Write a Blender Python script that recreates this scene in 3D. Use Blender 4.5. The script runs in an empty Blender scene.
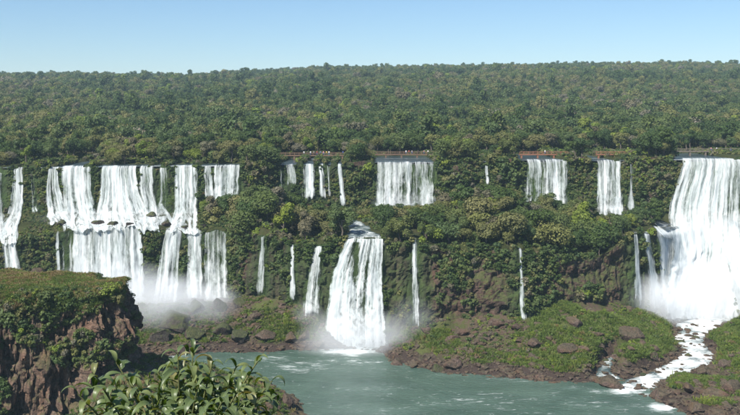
import bpy, bmesh, math, random
import numpy as np
from mathutils import Vector, Matrix, Quaternion

# ------------------------------------------------------------------ camera, sky, sun, exposure
SC = bpy.context.scene
COL = SC.collection
FPX, HZ, HC = 900.0, 110.0, 75.0          # focal length in photo pixels, eye-level row, eye height over the river
cam_d = bpy.data.cameras.new('camera'); cam = bpy.data.objects.new('camera', cam_d); COL.objects.link(cam)
cam.location = (0, 0, HC); cam.rotation_euler = (math.radians(90), 0, 0)
cam_d.sensor_width = 36.0; cam_d.lens = FPX / 740.0 * 36.0
cam_d.shift_y = -(207.5 - HZ) / 740.0
cam_d.clip_start = 0.1; cam_d.clip_end = 40000
SC.camera = cam
SUN_EL, SUN_AZ = 49.0, 218.0              # azimuth clockwise from +Y: behind the camera, to its left
w = bpy.data.worlds.new('World'); SC.world = w; w.use_nodes = True
nt = w.node_tree; nt.nodes.clear()
wo = nt.nodes.new('ShaderNodeOutputWorld'); bg = nt.nodes.new('ShaderNodeBackground'); sk = nt.nodes.new('ShaderNodeTexSky')
sk.sky_type = 'NISHITA'; sk.sun_disc = False
sk.sun_elevation = math.radians(SUN_EL); sk.sun_rotation = math.radians(SUN_AZ)
sk.altitude = 500; sk.air_density = 1.15; sk.dust_density = 0.0; sk.ozone_density = 8.0
bg.inputs['Strength'].default_value = 0.07
nt.links.new(sk.outputs[0], bg.inputs['Color']); nt.links.new(bg.outputs[0], wo.inputs['Surface'])
sd = bpy.data.lights.new('sun', 'SUN'); sun = bpy.data.objects.new('sun', sd); COL.objects.link(sun)
sd.energy = 4.8; sd.angle = math.radians(0.53); sd.color = (1.0, 0.95, 0.87)
_a, _e = math.radians(SUN_AZ), math.radians(SUN_EL)
S_DIR = Vector((math.sin(_a) * math.cos(_e), math.cos(_a) * math.cos(_e), math.sin(_e)))
sun.rotation_euler = S_DIR.to_track_quat('Z', 'Y').to_euler()
SC.view_settings.view_transform = 'Standard'; SC.view_settings.look = 'None'
SC.view_settings.exposure = 0.84; SC.view_settings.gamma = 1.0
SC.render.engine = 'CYCLES'
SC.cycles.use_denoising = True
SC.cycles.max_bounces = 6; SC.cycles.diffuse_bounces = 2; SC.cycles.glossy_bounces = 2
SC.cycles.transmission_bounces = 3; SC.cycles.volume_bounces = 4; SC.cycles.transparent_max_bounces = 10
SC.cycles.use_adaptive_sampling = True; SC.cycles.adaptive_threshold = 0.012
SC.cycles.volume_step_rate = 1.0; SC.cycles.volume_max_steps = 64

# ------------------------------------------------------------------ helpers
rng = np.random.default_rng(7)
random.seed(7)

def _hash(ix, iy, iz, seed):
    h = (ix.astype(np.int64) * 374761393 + iy.astype(np.int64) * 668265263 + iz.astype(np.int64) * 2147483647 + seed * 974711) & 0xFFFFFFFF
    h = ((h ^ (h >> 13)) * 1274126177) & 0xFFFFFFFF
    h = ((h ^ (h >> 15)) * 2246822519) & 0xFFFFFFFF
    return ((h ^ (h >> 16)) & 0xFFFFFF) / float(0xFFFFFF)

def noise(p, seed=0):
    p = np.asarray(p, float); i = np.floor(p); f = p - i; f = f * f * (3 - 2 * f)
    ix, iy, iz = i[..., 0], i[..., 1], i[..., 2]; out = 0
    for dx in (0, 1):
        for dy in (0, 1):
            for dz in (0, 1):
                w_ = (f[..., 0] if dx else 1 - f[..., 0]) * (f[..., 1] if dy else 1 - f[..., 1]) * (f[..., 2] if dz else 1 - f[..., 2])
                out = out + w_ * _hash(ix + dx, iy + dy, iz + dz, seed)
    return out * 2 - 1

def fbm(p, octv=4, seed=0, lac=2.1, gain=0.5):
    p = np.asarray(p, float); a, s, n = 1.0, 0.0, 0.0
    for k in range(octv):
        s = s + a * noise(p, seed + k * 17); n += a; p = p * lac + 13.7; a *= gain
    return s / n

def blocks(a, b, seed):                     # fractured blocks: a random step per warped cell
    wa = a + .35 * noise(np.stack([a * 1.3, b * 1.3, 0 * a], -1), seed + 3); wb = b + .35 * noise(np.stack([a * 1.3, b * 1.3, 0 * a + 7], -1), seed + 4)
    i = np.floor(wa); j = np.floor(wb + .5 * (i % 2))
    return _hash(i, j, 0 * i, seed) * 2 - 1

def sm(a, b, x):
    t = np.clip((np.asarray(x, float) - a) / (b - a), 0, 1); return t * t * (3 - 2 * t)

def tag(o, label, cat=None, group=None, kind=None):
    o['label'] = label
    if cat: o['category'] = cat
    if group: o['group'] = group
    if kind: o['kind'] = kind
    return o

def mesh(name, v, f, mats=(), smooth=False, idx=None, attrs=None):
    me = bpy.data.meshes.new(name)
    me.from_pydata([tuple(a) for a in np.asarray(v).tolist()] if not isinstance(v, list) else v, [], f if isinstance(f, list) else f.tolist())
    for m in (mats if isinstance(mats, (list, tuple)) else [mats]): me.materials.append(m)
    if idx is not None: me.polygons.foreach_set('material_index', np.asarray(idx, np.int32))
    if smooth: me.polygons.foreach_set('use_smooth', np.ones(len(me.polygons), bool))
    for k, a in (attrs or {}).items():
        a = np.asarray(a, np.float32)
        if a.ndim == 1: me.attributes.new(k, 'FLOAT', 'POINT').data.foreach_set('value', a)
        else: me.attributes.new(k, 'FLOAT_VECTOR', 'POINT').data.foreach_set('vector', a.ravel())
    me.update()
    return me

def link(name, data, parent=None, loc=None):
    o = bpy.data.objects.new(name, data); COL.objects.link(o)
    if parent is not None: o.parent = parent
    if loc is not None: o.location = loc
    return o

def grid_faces(nr, nc, wrap=False):
    r = np.arange(nr - 1)[:, None]; c = np.arange(nc if wrap else nc - 1)[None]
    c2 = (c + 1) % nc
    return np.stack([r * nc + c, r * nc + c2, (r + 1) * nc + c2, (r + 1) * nc + c], -1).reshape(-1, 4)

def PX(px, py, d):                         # a photo pixel at a real distance d -> the point there
    return np.array([(px - 370) / FPX * d, d, HC - (py - HZ) / FPX * d])

# ------------------------------------------------------------------ materials
def mat(name):
    m = bpy.data.materials.new(name); m.use_nodes = True; n = m.node_tree.nodes; n.clear()
    return m, n, m.node_tree.links

class NB:
    def __init__(s, name):
        s.m, s.n, s.l = mat(name); s.out = s.n.new('ShaderNodeOutputMaterial')
    def node(s, t, **k):
        x = s.n.new(t)
        for a, b in k.items(): setattr(x, a, b)
        return x
    def set(s, x, i, v):
        if hasattr(v, 'is_linked') or isinstance(v, bpy.types.NodeSocket): s.l.new(v, x.inputs[i])
        else: x.inputs[i].default_value = v
    def coord(s, kind='Object'): return s.node('ShaderNodeTexCoord').outputs[kind]
    def pos(s): return s.node('ShaderNodeNewGeometry').outputs['Position']
    def mapping(s, vec, scale=(1, 1, 1), loc=(0, 0, 0)):
        x = s.node('ShaderNodeMapping'); s.set(x, 'Vector', vec); x.inputs['Scale'].default_value = scale; x.inputs['Location'].default_value = loc
        return x.outputs[0]
    def noise(s, vec, scale, detail=4, rough=0.55, dist=0.0, out='Fac'):
        x = s.node('ShaderNodeTexNoise'); s.set(x, 'Vector', vec); x.inputs['Scale'].default_value = scale
        x.inputs['Detail'].default_value = detail; x.inputs['Roughness'].default_value = rough; x.inputs['Distortion'].default_value = dist
        return x.outputs[out]
    def ramp(s, fac, stops):
        x = s.node('ShaderNodeValToRGB'); s.set(x, 'Fac', fac); e = x.color_ramp.elements
        while len(e) < len(stops): e.new(0.5)
        for q, (p, c) in zip(e, stops):
            q.position = p; q.color = (c[0], c[1], c[2], 1) if isinstance(c, tuple) else (c, c, c, 1)
        return x.outputs['Color']
    def mix(s, fac, a, b, blend='MIX'):
        x = s.node('ShaderNodeMix', data_type='RGBA', blend_type=blend)
        s.set(x, 0, fac)
        for i, v in ((6, a), (7, b)):
            s.set(x, i, (v[0], v[1], v[2], 1) if isinstance(v, tuple) else v)
        return x.outputs[2]
    def math(s, op, a, b=0.0, clamp=False):
        x = s.node('ShaderNodeMath', operation=op, use_clamp=clamp); s.set(x, 0, a); s.set(x, 1, b)
        return x.outputs[0]
    def attr(s, name, out='Fac'): 
        x = s.node('ShaderNodeAttribute', attribute_name=name); return x.outputs[out]
    def bump(s, h, strength=0.5, dist=0.3):
        x = s.node('ShaderNodeBump'); s.set(x, 'Height', h); x.inputs['Strength'].default_value = strength; x.inputs['Distance'].default_value = dist
        return x.outputs[0]
    def bsdf(s, col, rough=0.8, spec=0.3, normal=None):
        x = s.node('ShaderNodeBsdfPrincipled'); s.set(x, 'Base Color', (*col, 1) if isinstance(col, tuple) else col)
        s.set(x, 'Roughness', rough); s.set(x, 'Specular IOR Level', spec)
        if normal is not None: s.set(x, 'Normal', normal)
        return x.outputs[0]
    def done(s, surf=None, vol=None):
        if surf is not None: s.l.new(surf, s.out.inputs['Surface'])
        if vol is not None: s.l.new(vol, s.out.inputs['Volume'])
        return s.m

def leaf_mat(name, cols, trans=0.25, rough=0.6, spec=0.25):
    b = NB(name)
    oi = b.node('ShaderNodeObjectInfo').outputs['Random']
    n1 = b.noise(b.coord('Object'), 0.55, 3, 0.6)
    c = b.ramp(oi, [(i / max(1, len(cols) - 1), k) for i, k in enumerate(cols)])
    lv = b.attr('leafv')
    f = b.math('ADD', b.math('MULTIPLY', lv, 0.42), b.math('MULTIPLY', n1, 1.15))
    c = b.mix(1.0, c, b.ramp(f, [(0.25, (0.62, 0.66, 0.6)), (0.75, (1.02, 1.0, 0.95)), (1.0, (1.25, 1.22, 1.05))]), 'MULTIPLY')
    p = b.bsdf(c, rough, spec)
    t = b.node('ShaderNodeBsdfTranslucent'); b.set(t, 'Color', b.mix(1.0, c, (1.2, 1.35, 0.6), 'MULTIPLY'))
    x = b.node('ShaderNodeMixShader'); x.inputs[0].default_value = trans
    b.l.new(p, x.inputs[1]); b.l.new(t.outputs[0], x.inputs[2])
    return b.done(x.outputs[0])

LEAF = {
 'dark':   leaf_mat('leaf_dark',   [(0.035, 0.062, 0.016), (0.047, 0.081, 0.022), (0.054, 0.084, 0.018), (0.041, 0.072, 0.026)]),
 'mid':    leaf_mat('leaf_mid',    [(0.077, 0.107, 0.028), (0.089, 0.120, 0.037), (0.067, 0.105, 0.039), (0.101, 0.120, 0.035)]),
 'olive':  leaf_mat('leaf_olive',  [(0.134, 0.139, 0.048), (0.114, 0.124, 0.045), (0.154, 0.148, 0.063), (0.129, 0.143, 0.041)]),
 'dry':    leaf_mat('leaf_dry',    [(0.139, 0.127, 0.081), (0.122, 0.111, 0.067), (0.155, 0.146, 0.113), (0.118, 0.117, 0.070)]),
 'bright': leaf_mat('leaf_bright', [(0.124, 0.174, 0.024), (0.153, 0.190, 0.028), (0.116, 0.166, 0.026), (0.144, 0.174, 0.034)]),
 'grass':  leaf_mat('leaf_grass',  [(0.090, 0.140, 0.028), (0.115, 0.155, 0.034), (0.078, 0.125, 0.026), (0.135, 0.155, 0.045)]),
 'grey':   leaf_mat('leaf_grey',   [(0.24, 0.21, 0.17), (0.20, 0.18, 0.15), (0.27, 0.23, 0.19), (0.22, 0.20, 0.15)]),
 'hay':    leaf_mat('leaf_hay',    [(0.205, 0.145, 0.070), (0.175, 0.130, 0.058), (0.235, 0.165, 0.092), (0.150, 0.130, 0.050)]),
}
def bark_mat():
    b = NB('bark'); n = b.noise(b.mapping(b.coord(), (3, 3, 0.6)), 2.5, 4)
    return b.done(b.bsdf(b.ramp(n, [(0.3, (0.05, 0.04, 0.03)), (0.7, (0.16, 0.135, 0.11))]), 0.9, 0.1))
M_BARK = bark_mat()

def rock_mat(name, base, moss=0.5, stain=0.6, scale=1.0, seed=0.0, wet=False):
    b = NB(name); p = b.mapping(b.pos(), (1, 1, 1), (seed, seed * 1.7, 0))
    n1 = b.noise(b.mapping(p, (0.16 * scale, 0.16 * scale, 0.10 * scale)), 1.0, 6, 0.6, 0.4)
    n2 = b.noise(b.mapping(p, (0.9 * scale, 0.9 * scale, 1.6 * scale)), 1.0, 5, 0.65, 0.3)
    st = b.noise(b.mapping(p, (0.55 * scale, 0.55 * scale, 0.05 * scale)), 1.0, 4, 0.6, 0.5)
    d = tuple(c * 0.33 for c in base); hi = tuple(min(1, c * 1.75) for c in base)
    red = (base[0] * 1.3, base[1] * 0.98, base[2] * 0.8)
    c = b.ramp(n2, [(0.3, d), (0.5, base), (0.72, hi)])
    c = b.mix(b.ramp(n1, [(0.45, 0.0), (0.68, 0.75)]), c, red)
    c = b.mix(b.math('MULTIPLY', b.ramp(st, [(0.45, 0.0), (0.62, 1.0)]), stain), c, tuple(k * 0.28 for k in base))
    gz = b.node('ShaderNodeSeparateXYZ'); b.set(gz, 0, b.node('ShaderNodeNewGeometry').outputs['Normal'])
    mn = b.noise(b.mapping(p, (0.22, 0.22, 0.16)), 1.0, 6, 0.65)
    mf = b.math('ADD', b.math('MULTIPLY', gz.outputs[2], 0.35), mn)
    mf = b.math('MULTIPLY', b.ramp(mf, [(0.58, 0.0), (0.74, 1.0)]), moss)
    mc = b.ramp(b.noise(p, 0.8, 4), [(0.3, (0.03, 0.045, 0.012)), (0.7, (0.085, 0.095, 0.03))])
    c = b.mix(mf, c, mc)
    if wet:                                 # moss that grows where the falls keep the rock wet
        wm = b.ramp(b.noise(b.mapping(p, (.5, .5, .08)), 1.0, 4, .6), [(.3, (.012, .018, .008)), (.5, (.028, .05, .014)), (.7, (.05, .085, .022))])
        c = b.mix(b.math('MULTIPLY', b.attr('wet'), .95, True), c, wm)
    h = b.math('ADD', b.noise(p, 0.7 * scale, 6, 0.65), b.math('MULTIPLY', b.noise(b.mapping(p, (1.2 * scale, 1.2 * scale, 0.25 * scale)), 1.0, 4), 0.8))
    return b.done(b.bsdf(c, 0.85, 0.25, b.bump(h, 0.9, 1.2 / scale)))

M_CLIFF = rock_mat('cliff_rock', (0.080, 0.054, 0.041), 0.85, .7, 1.5, 0.0, True)
M_PROM = rock_mat('headland_rock', (0.140, 0.096, 0.071), 0.45, 0.85, 1.5, 31)
M_ROCK = rock_mat('shore_rock', (0.096, 0.068, 0.054), 0.25, 0.25, 1.6, 57)
M_WET = rock_mat('wet_boulder', (0.058, 0.049, 0.042), 0.75, 0.4, 1.6, 71)

def ground_mat(name, stops, scale, shore=None):
    b = NB(name); p = b.pos()
    n = b.noise(p, scale, 7, 0.62, 0.4); n2 = b.noise(p, scale * 9, 5, 0.6)
    c = b.ramp(b.math('ADD', b.math('MULTIPLY', n, 0.75), b.math('MULTIPLY', n2, 0.25)), stops)
    if shore:                               # bare wet gravel where the river reaches
        sx = b.node('ShaderNodeSeparateXYZ'); b.set(sx, 0, p)
        c = b.mix(b.ramp(b.math('ADD', b.math('MULTIPLY', sx.outputs[2], .2), b.math('MULTIPLY', n, .8)), [(.72, 1.0), (.95, 0.0)]), c, shore)
    return b.done(b.bsdf(c, 0.95, 0.1, b.bump(n2, 0.8, 0.6)))
M_FOREST = ground_mat('forest_floor', [(0.3, (0.02, 0.022, 0.008)), (0.5, (0.035, 0.042, 0.014)), (0.7, (0.06, 0.05, 0.025))], 0.08)
M_TALUS = ground_mat('talus_earth', [(0.30, (0.035, 0.024, 0.018)), (0.44, (0.085, 0.06, 0.043)), (0.52, (0.06, 0.066, 0.024)), (0.7, (0.085, 0.10, 0.03))], 0.16, (0.045, 0.033, 0.027))
M_BANK = ground_mat('bank_earth', [(0.3, (0.06, 0.05, 0.03)), (0.7, (0.05, 0.07, 0.025))], 0.3)
M_HEADTOP = ground_mat('headland_turf', [(0.3, (0.10, 0.082, 0.035)), (0.55, (0.125, 0.105, 0.048)), (0.7, (0.08, 0.09, 0.03))], 0.12)

def fall_mat():
    b = NB('falling_water')
    uv = b.attr('flow', 'Vector'); den = b.attr('dens')
    s1 = b.noise(b.mapping(uv, (0.85, 0.05, 1)), 1.0, 3, 0.6, 0.35)
    s2 = b.noise(b.mapping(uv, (2.3, 0.16, 1)), 1.0, 3, 0.6, 0.5)
    s3 = b.noise(b.mapping(uv, (1.7, .75, 1)), 1.0, 4, 0.65)
    s4 = b.noise(b.mapping(uv, (.42, .02, 1)), 1.0, 2, 0.5, 0.2)
    s5 = b.noise(b.mapping(uv, (.55, .38, 1)), 1.0, 5, 0.65, 0.6)
    s = b.math('ADD', b.math('ADD', b.math('MULTIPLY', s1, 0.55), b.math('MULTIPLY', s2, 0.3)), b.math('MULTIPLY', s3, 0.15))
    a = b.math('ADD', b.math('MULTIPLY', b.math('SUBTRACT', s, 0.5), 2.7), den)
    a = b.math('ADD', a, b.math('MULTIPLY', b.math('SUBTRACT', s4, 0.5), 1.9))
    a = b.math('ADD', a, b.math('MULTIPLY', b.math('SUBTRACT', s5, 0.47), b.math('MULTIPLY', b.attr('frag'), 4.0)))
    a = b.ramp(a, [(0.10, 0.0), (0.42, 0.45), (0.9, 1.0)])
    col = b.ramp(s, [(0.32, (0.42, 0.50, 0.49)), (0.60, (0.74, 0.77, 0.77))])
    p = b.node('ShaderNodeBsdfDiffuse'); b.set(p, 'Color', col); b.set(p, 'Normal', b.bump(b.math('ADD', s2, b.math('MULTIPLY', s3, 0.6)), 0.5, 0.5))
    t = b.node('ShaderNodeBsdfTranslucent'); b.set(t, 'Color', (0.85, 0.9, 0.9, 1))
    x = b.node('ShaderNodeMixShader'); x.inputs[0].default_value = 0.25
    b.l.new(p.outputs[0], x.inputs[1]); b.l.new(t.outputs[0], x.inputs[2])
    y = b.node('ShaderNodeMixShader'); b.l.new(a, y.inputs[0])
    b.l.new(b.node('ShaderNodeBsdfTransparent').outputs[0], y.inputs[1]); b.l.new(x.outputs[0], y.inputs[2])
    return b.done(y.outputs[0])
M_FALL = fall_mat()

def river_mat(name, deep, light, foam_scale=0.35, flow=(1, 1, 1)):
    b = NB(name); p = b.pos(); fo = b.attr('foam')
    n1 = b.noise(b.mapping(p, (0.06, 0.11, 1)), 1.0, 4, 0.6, 0.8)
    c = b.mix(b.ramp(n1, [(0.35, 0.0), (0.7, 1.0)]), deep, light)
    f1 = b.noise(b.mapping(p, (foam_scale * 0.6 * flow[0], foam_scale * 1.7 * flow[1], 1)), 1.0, 7, 0.68, 1.4)
    m = b.math('ADD', b.math('MULTIPLY', b.math('SUBTRACT', f1, 0.5), 3.0), b.math('SUBTRACT', b.math('MULTIPLY', fo, 2.1), 0.62))
    m = b.ramp(m, [(0.0, 0.0), (0.35, .3), (1.0, 1.0)])
    milk = b.math('MULTIPLY', fo, 0.55, True)
    c = b.mix(milk, c, (0.30, 0.42, 0.38))
    c = b.mix(m, c, (0.86, 0.89, 0.88))
    h = b.math('ADD', b.noise(b.mapping(p, (0.5, 1.1, 1)), 1.0, 5, 0.6, 0.6), b.math('MULTIPLY', m, 0.4))
    r = b.math('ADD', b.math('MULTIPLY', m, 0.5), 0.16)
    return b.done(b.bsdf(c, r, 0.28, b.bump(h, 0.7, 0.8)))
M_RIVER = river_mat('river_water', (0.026, 0.056, 0.038), (0.055, 0.096, 0.068))
M_UPPER = river_mat('upper_river_water', (0.02, 0.032, 0.04), (0.035, 0.05, 0.058), 0.5)

def flat_mat(name, col, rough=0.7, var=0.25):
    b = NB(name); n = b.noise(b.coord(), 3.0, 4)
    c = b.ramp(n, [(0.3, tuple(k * (1 - var) for k in col)), (0.7, tuple(k * (1 + var) for k in col))])
    return b.done(b.bsdf(c, rough, 0.3))

# ------------------------------------------------------------------ the valley: lines across it, front to back (photo pixel -> world)
def line(pts):                              # (px, py, d) -> sorted x, y, z
    w_ = np.array([PX(*p) for p in pts]); w_ = w_[np.argsort(w_[:, 0])]
    return w_
def wline(pts):                             # the water edge: (px, py) on z = 0
    return line([(px, py, HC * FPX / (py - HZ)) for px, py in pts])
L_W = np.vstack([[-600, 255, 0], [-260, 262, 0], [-110, 272, 0], wline([(150, 355), (240, 352), (330, 349), (350, 348), (378, 350), (392, 362), (440, 371), (520, 378), (600, 383)]),
                 [68, 245, 0], [72, 237, 0], [76, 228, 0], [79.5, 219, 0], [86, 205, 0], [130, 185, 0], [260, 150, 0], [600, 120, 0]])
L_M = np.vstack([[-600, 285, 4], [-260, 290, 4], line([(60, 318, 298), (150, 314, 298), (200, 310, 299), (240, 315, 296), (300, 335, 288), (330, 343, 284.5), (352, 349, 283.2), (378, 350, 282), (400, 345, 277),
                 (440, 350, 270), (500, 345, 268), (560, 335, 270), (612, 330, 275), (640, 345, 270), (690, 348, 275), (740, 350, 262)]), [160, 250, 9], [300, 230, 14], [600, 220, 18]])
L_T = np.vstack([[-600, 318, 8], [-260, 318, 8], line([(0, 300, 320), (100, 300, 319), (180, 300, 318), (230, 298, 313), (270, 298, 301), (300, 303, 296), (322, 322, 289), (345, 347, 286.5), (385, 348, 286), (400, 334, 285),
                 (440, 320, 285), (500, 312, 285), (530, 318, 283), (560, 300, 291), (600, 303, 298), (636, 308, 306), (662, 317, 317), (700, 315, 323), (732, 308, 322), (750, 292, 312)]), [180, 300, 18], [300, 290, 24], [600, 280, 28]])
L_R = np.vstack([[-600, 324, 34], [-260, 324, 34], line([(0, 244, 322), (40, 236, 322), (62, 232, 322), (72, 229, 322), (84, 225, 322.5), (97, 229, 321.5), (110, 224.5, 322), (122, 228, 321.5), (133, 224, 322), (141, 227, 322), (152, 224, 322), (165, 231, 321), (175, 227.5, 321), (184, 233, 320.5), (194, 229, 321), (205, 233.5, 320), (216, 229.5, 320), (230, 233, 320), (245, 238, 311), (262, 235, 304), (292, 243, 300), (320, 245, 295), (348, 238, 292), (383, 238, 291.5),
                 (400, 243, 291), (415, 239, 291), (450, 250, 291), (520, 249, 290), (560, 255, 297), (600, 258, 303), (634, 234, 311), (660, 234, 322), (676, 232, 345), (700, 224, 357), (738, 226, 357), (752, 240, 330)]), [180, 318, 32], [300, 312, 34], [600, 300, 36]])
L_B = np.vstack([[-600, 345, 38], [-260, 345, 38], line([(0, 212, 343), (100, 213, 344), (200, 213, 344), (245, 213, 346), (285, 211, 354), (340, 209, 357), (376, 208, 361), (433, 208, 361), (525, 206, 366), (596, 208, 367), (640, 210, 368), (676, 214, 369), (740, 212, 370)]), [180, 365, 36], [300, 365, 38], [600, 365, 40]])
L_L = np.vstack([[-600, 351, 53], [-260, 351, 53], line([(0, 168, 350), (60, 168, 350), (110, 167, 350), (240, 166, 350), (285, 165, 360), (345, 165, 363), (376, 162.5, 367), (433, 162.5, 367), (486, 162, 370), (525, 160.5, 372), (568, 160.5, 372), (596, 161, 373), (640, 160.5, 375), (684, 160, 376), (740, 159, 377)]), [185, 378, 54.4], [300, 380, 54.5], [600, 380, 55]])

def at(L, x): return np.interp(x, L[:, 0], L[:, 1]), np.interp(x, L[:, 0], L[:, 2])

# waterfalls: name rows as (py, pxL, pxR); tier; density; label
FALLS = [
 ('U', [(172, -8, 4), (205, -7, 5), (222, -6, 7), (243, -6, 9)], .42, 'thin broken waterfall cut by the left edge of the photo'),
 ('U', [(168, 15, 22), (192, 14, 24), (212, 11, 24), (226, 4, 19), (243, 0, 19)], .62, 'narrow white waterfall that bends left, second from the left edge, upper tier'),
 ('U', [(172, 31, 33.5), (196, 33, 39), (215, 32, 43)], .30, 'faint dribbling waterfall between two narrow white ones at the upper far left'),
 ('U', [(168, 50, 57), (192, 48, 62), (210, 49, 68), (226, 52, 75)], .66, 'lacy stepped waterfall just left of the widest upper left curtain'),
 ('U', [(167, 63, 91), (192, 63.5, 92), (210, 65, 95), (229, 66, 101)], .85, 'solid white block-shaped waterfall left of the tall green rock strip'),
 ('U', [(167, 102.5, 136), (192, 102, 139), (208, 98, 148), (229, 96, 158)], .78, 'broad white waterfall right of the tall green rock strip, fanning out below'),
 ('U', [(167, 140, 153), (190, 140, 155), (206, 145, 158), (228, 143, 162)], .68, 'streaky waterfall with green gaps joined to the broad upper left fall'),
 ('U', [(168, 160, 166), (198, 161, 168), (208, 156, 169), (226, 164, 177)], .55, 'thin waterfall breaking into zigzag rivulets over dark rocks, upper left'),
 ('U', [(166.5, 175, 196), (192, 176, 197), (208, 176, 196), (231, 170, 198)], .78, 'two-stranded waterfall merging into white foam above the lower left trio'),
 ('U', [(167, 204, 212), (199, 205, 215)], .66, 'narrow waterfall beside the wide comb-like curtain, upper left group'),
 ('U', [(166, 214, 242), (198, 214, 241)], .72, 'wide comb-like waterfall at the right end of the upper left group'),
 ('L', [(245, 3, 16), (258, 4, 20), (276, 7, 26)], .68, 'slanting lower waterfall at far left above the brown headland'),
 ('L', [(235, 57, 58.8), (275, 58, 61.5)], .45, 'single thread of water down the green wall behind the headland boulder'),
 ('L', [(229, 61, 74), (280, 62, 76)], .10, 'faint veil of water down the green wall beside the widest lower left curtain'),
 ('L', [(226, 74, 141), (262, 74, 143), (300, 74, 146)], .80, 'widest lower left waterfall, dropping behind the brown headland'),
 ('L', [(229, 165, 182), (262, 161, 180), (302, 156, 179)], .82, 'leftmost solid waterfall of the lower trio above the misty boulders'),
 ('L', [(230, 187.5, 201), (262, 188, 202), (302, 187, 204)], .84, 'middle waterfall of the lower trio above the misty boulders'),
 ('L', [(231, 206, 227.5), (262, 206, 228), (298, 206, 229)], .68, 'striped see-through waterfall at the right of the lower trio'),
 ('L', [(236, 262, 264.3), (264, 260, 265.5), (296, 256.5, 265)], .78, 'thin waterfall beside dark brown cliff, left of the two thin middle ones'),
 ('L', [(245, 291, 294), (300, 290, 295.3)], .5, 'thin grey waterfall from under bushes, between two brighter thin falls'),
 ('L', [(246, 316, 321.5), (268, 310, 319.5), (292, 306, 318), (318, 303.5, 317.5)], .8, 'curved white waterfall widening downward, next to the big centre fall'),
 ('L', [(238, 349, 382.5), (250, 342, 382.5), (275, 333, 382), (310, 328.5, 383), (351, 325.5, 386.5)], .86, 'largest centre waterfall, flaring in white lobes down to the river'),
 ('L', [(240, 412.5, 416.8), (285, 412.5, 418), (331, 410.5, 418.5)], .78, 'slender waterfall right of the big centre fall, ending in mist'),
 ('L', [(249.5, 519, 521.2), (300, 520, 523.8), (332, 521.5, 528)], .55, 'solitary thread waterfall down the middle of the green cliff'),
 ('U', [(165, 281, 285), (196, 280, 286)], .2, 'faint veil of water at the left end under the long brown footbridge'),
 ('U', [(165, 286, 295), (186, 288, 297)], .68, 'short waterfall partly behind a round bush under the long brown footbridge'),
 ('U', [(165, 304.5, 313.5), (200, 304, 314.5)], .8, 'brightest narrow waterfall under the middle of the long brown footbridge'),
 ('U', [(165, 320, 322), (199, 319, 326)], .7, 'tapering waterfall right of the brightest one under the long footbridge'),
 ('U', [(166, 328, 329.6), (199, 328.5, 332)], .45, 'hair-thin waterfall between two tapering ones under the long footbridge'),
 ('U', [(165, 338.5, 340.8), (186, 339.5, 343), (209, 340.5, 347.5)], .7, 'tapering waterfall at the right end below the long brown footbridge'),
 ('U', [(163, 376, 433.5), (185, 375, 434), (208, 374.5, 434)], .60, 'broad striped curtain waterfall in the upper centre'),
 ('U', [(165, 485.5, 487.5), (186, 485, 488)], .34, 'tiny thread waterfall in the trees right of the broad upper curtain'),
 ('U', [(160.5, 525, 567), (182, 524.5, 567.5), (205, 523.5, 568)], .64, 'waterfall with two white lobes below the small rust-red footbridge'),
 ('U', [(161, 596, 621), (190, 595.5, 621.5), (214, 594.5, 622)], .62, 'square waterfall of even white stripes, right of the two-lobed fall'),
 ('U', [(163, 629.5, 632.2), (188, 628, 633), (214, 626, 635.5)], .40, 'slim waterfall close beside the square striped one'),
 ('B', [(159.5, 684, 748), (172, 681, 748), (188, 675, 748), (205, 669, 748), (225, 667, 746), (250, 668, 743), (280, 664, 738), (315, 660, 734)], .80, 'huge white waterfall at the right edge, the widest and brightest of all'),
 ('L', [(233, 633.5, 637), (270, 634, 639), (306, 633, 642)], .75, 'leftmost of the three streams beside the huge right waterfall'),
 ('L', [(233, 643.5, 647.5), (270, 647, 655), (310, 648, 663)], .85, 'middle slanting stream of three beside the huge right waterfall'),
 ('U', [(204, 147, 150.5), (214, 154, 158.5), (228, 160, 166)], .55, 'slanting rivulet left of the dark step rock, upper left group'),
 ('U', [(204, 159, 162.5), (213, 166, 170), (228, 171, 176)], .5, 'outermost slanting rivulet of the zigzag stretch, upper left group'),
 ('U', [(222, 8, 11.5), (232, 2, 6), (244, -2, 4)], .55, 'short cascade slipping left below the bending fall at far left'),
 ('U', [(223, 17, 20), (244, 15.5, 19)], .5, 'short straight cascade below the bending fall at far left'),
 ('L', [(221, 650, 660), (228, 653, 670), (238, 662, 677)], .8, 'white ledge cascade spilling sideways into the huge right waterfall'),
 ('L', [(226, 656, 673), (245, 659, 674), (306, 660, 678)], .8, 'rightmost green-streaked stream of three joining the huge right waterfall'),
]
def pix_x(px, y): return (px - 370) / FPX * y
CH_U = []                                   # channels at the upper lip in world x
for t, rows, dn, lb in FALLS:
    if t in 'UB' and dn > .08:
        CH_U.append((pix_x(rows[0][1], 362) - 0.2, pix_x(rows[0][2], 362) + 0.2))
def chan(x, soft=.9):
    m = np.zeros_like(np.asarray(x, float))
    for a, b_ in CH_U: m = np.maximum(m, sm(a - soft, a + 0.2, x) * (1 - sm(b_ - 0.2, b_ + soft, x)))
    return m

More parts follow.
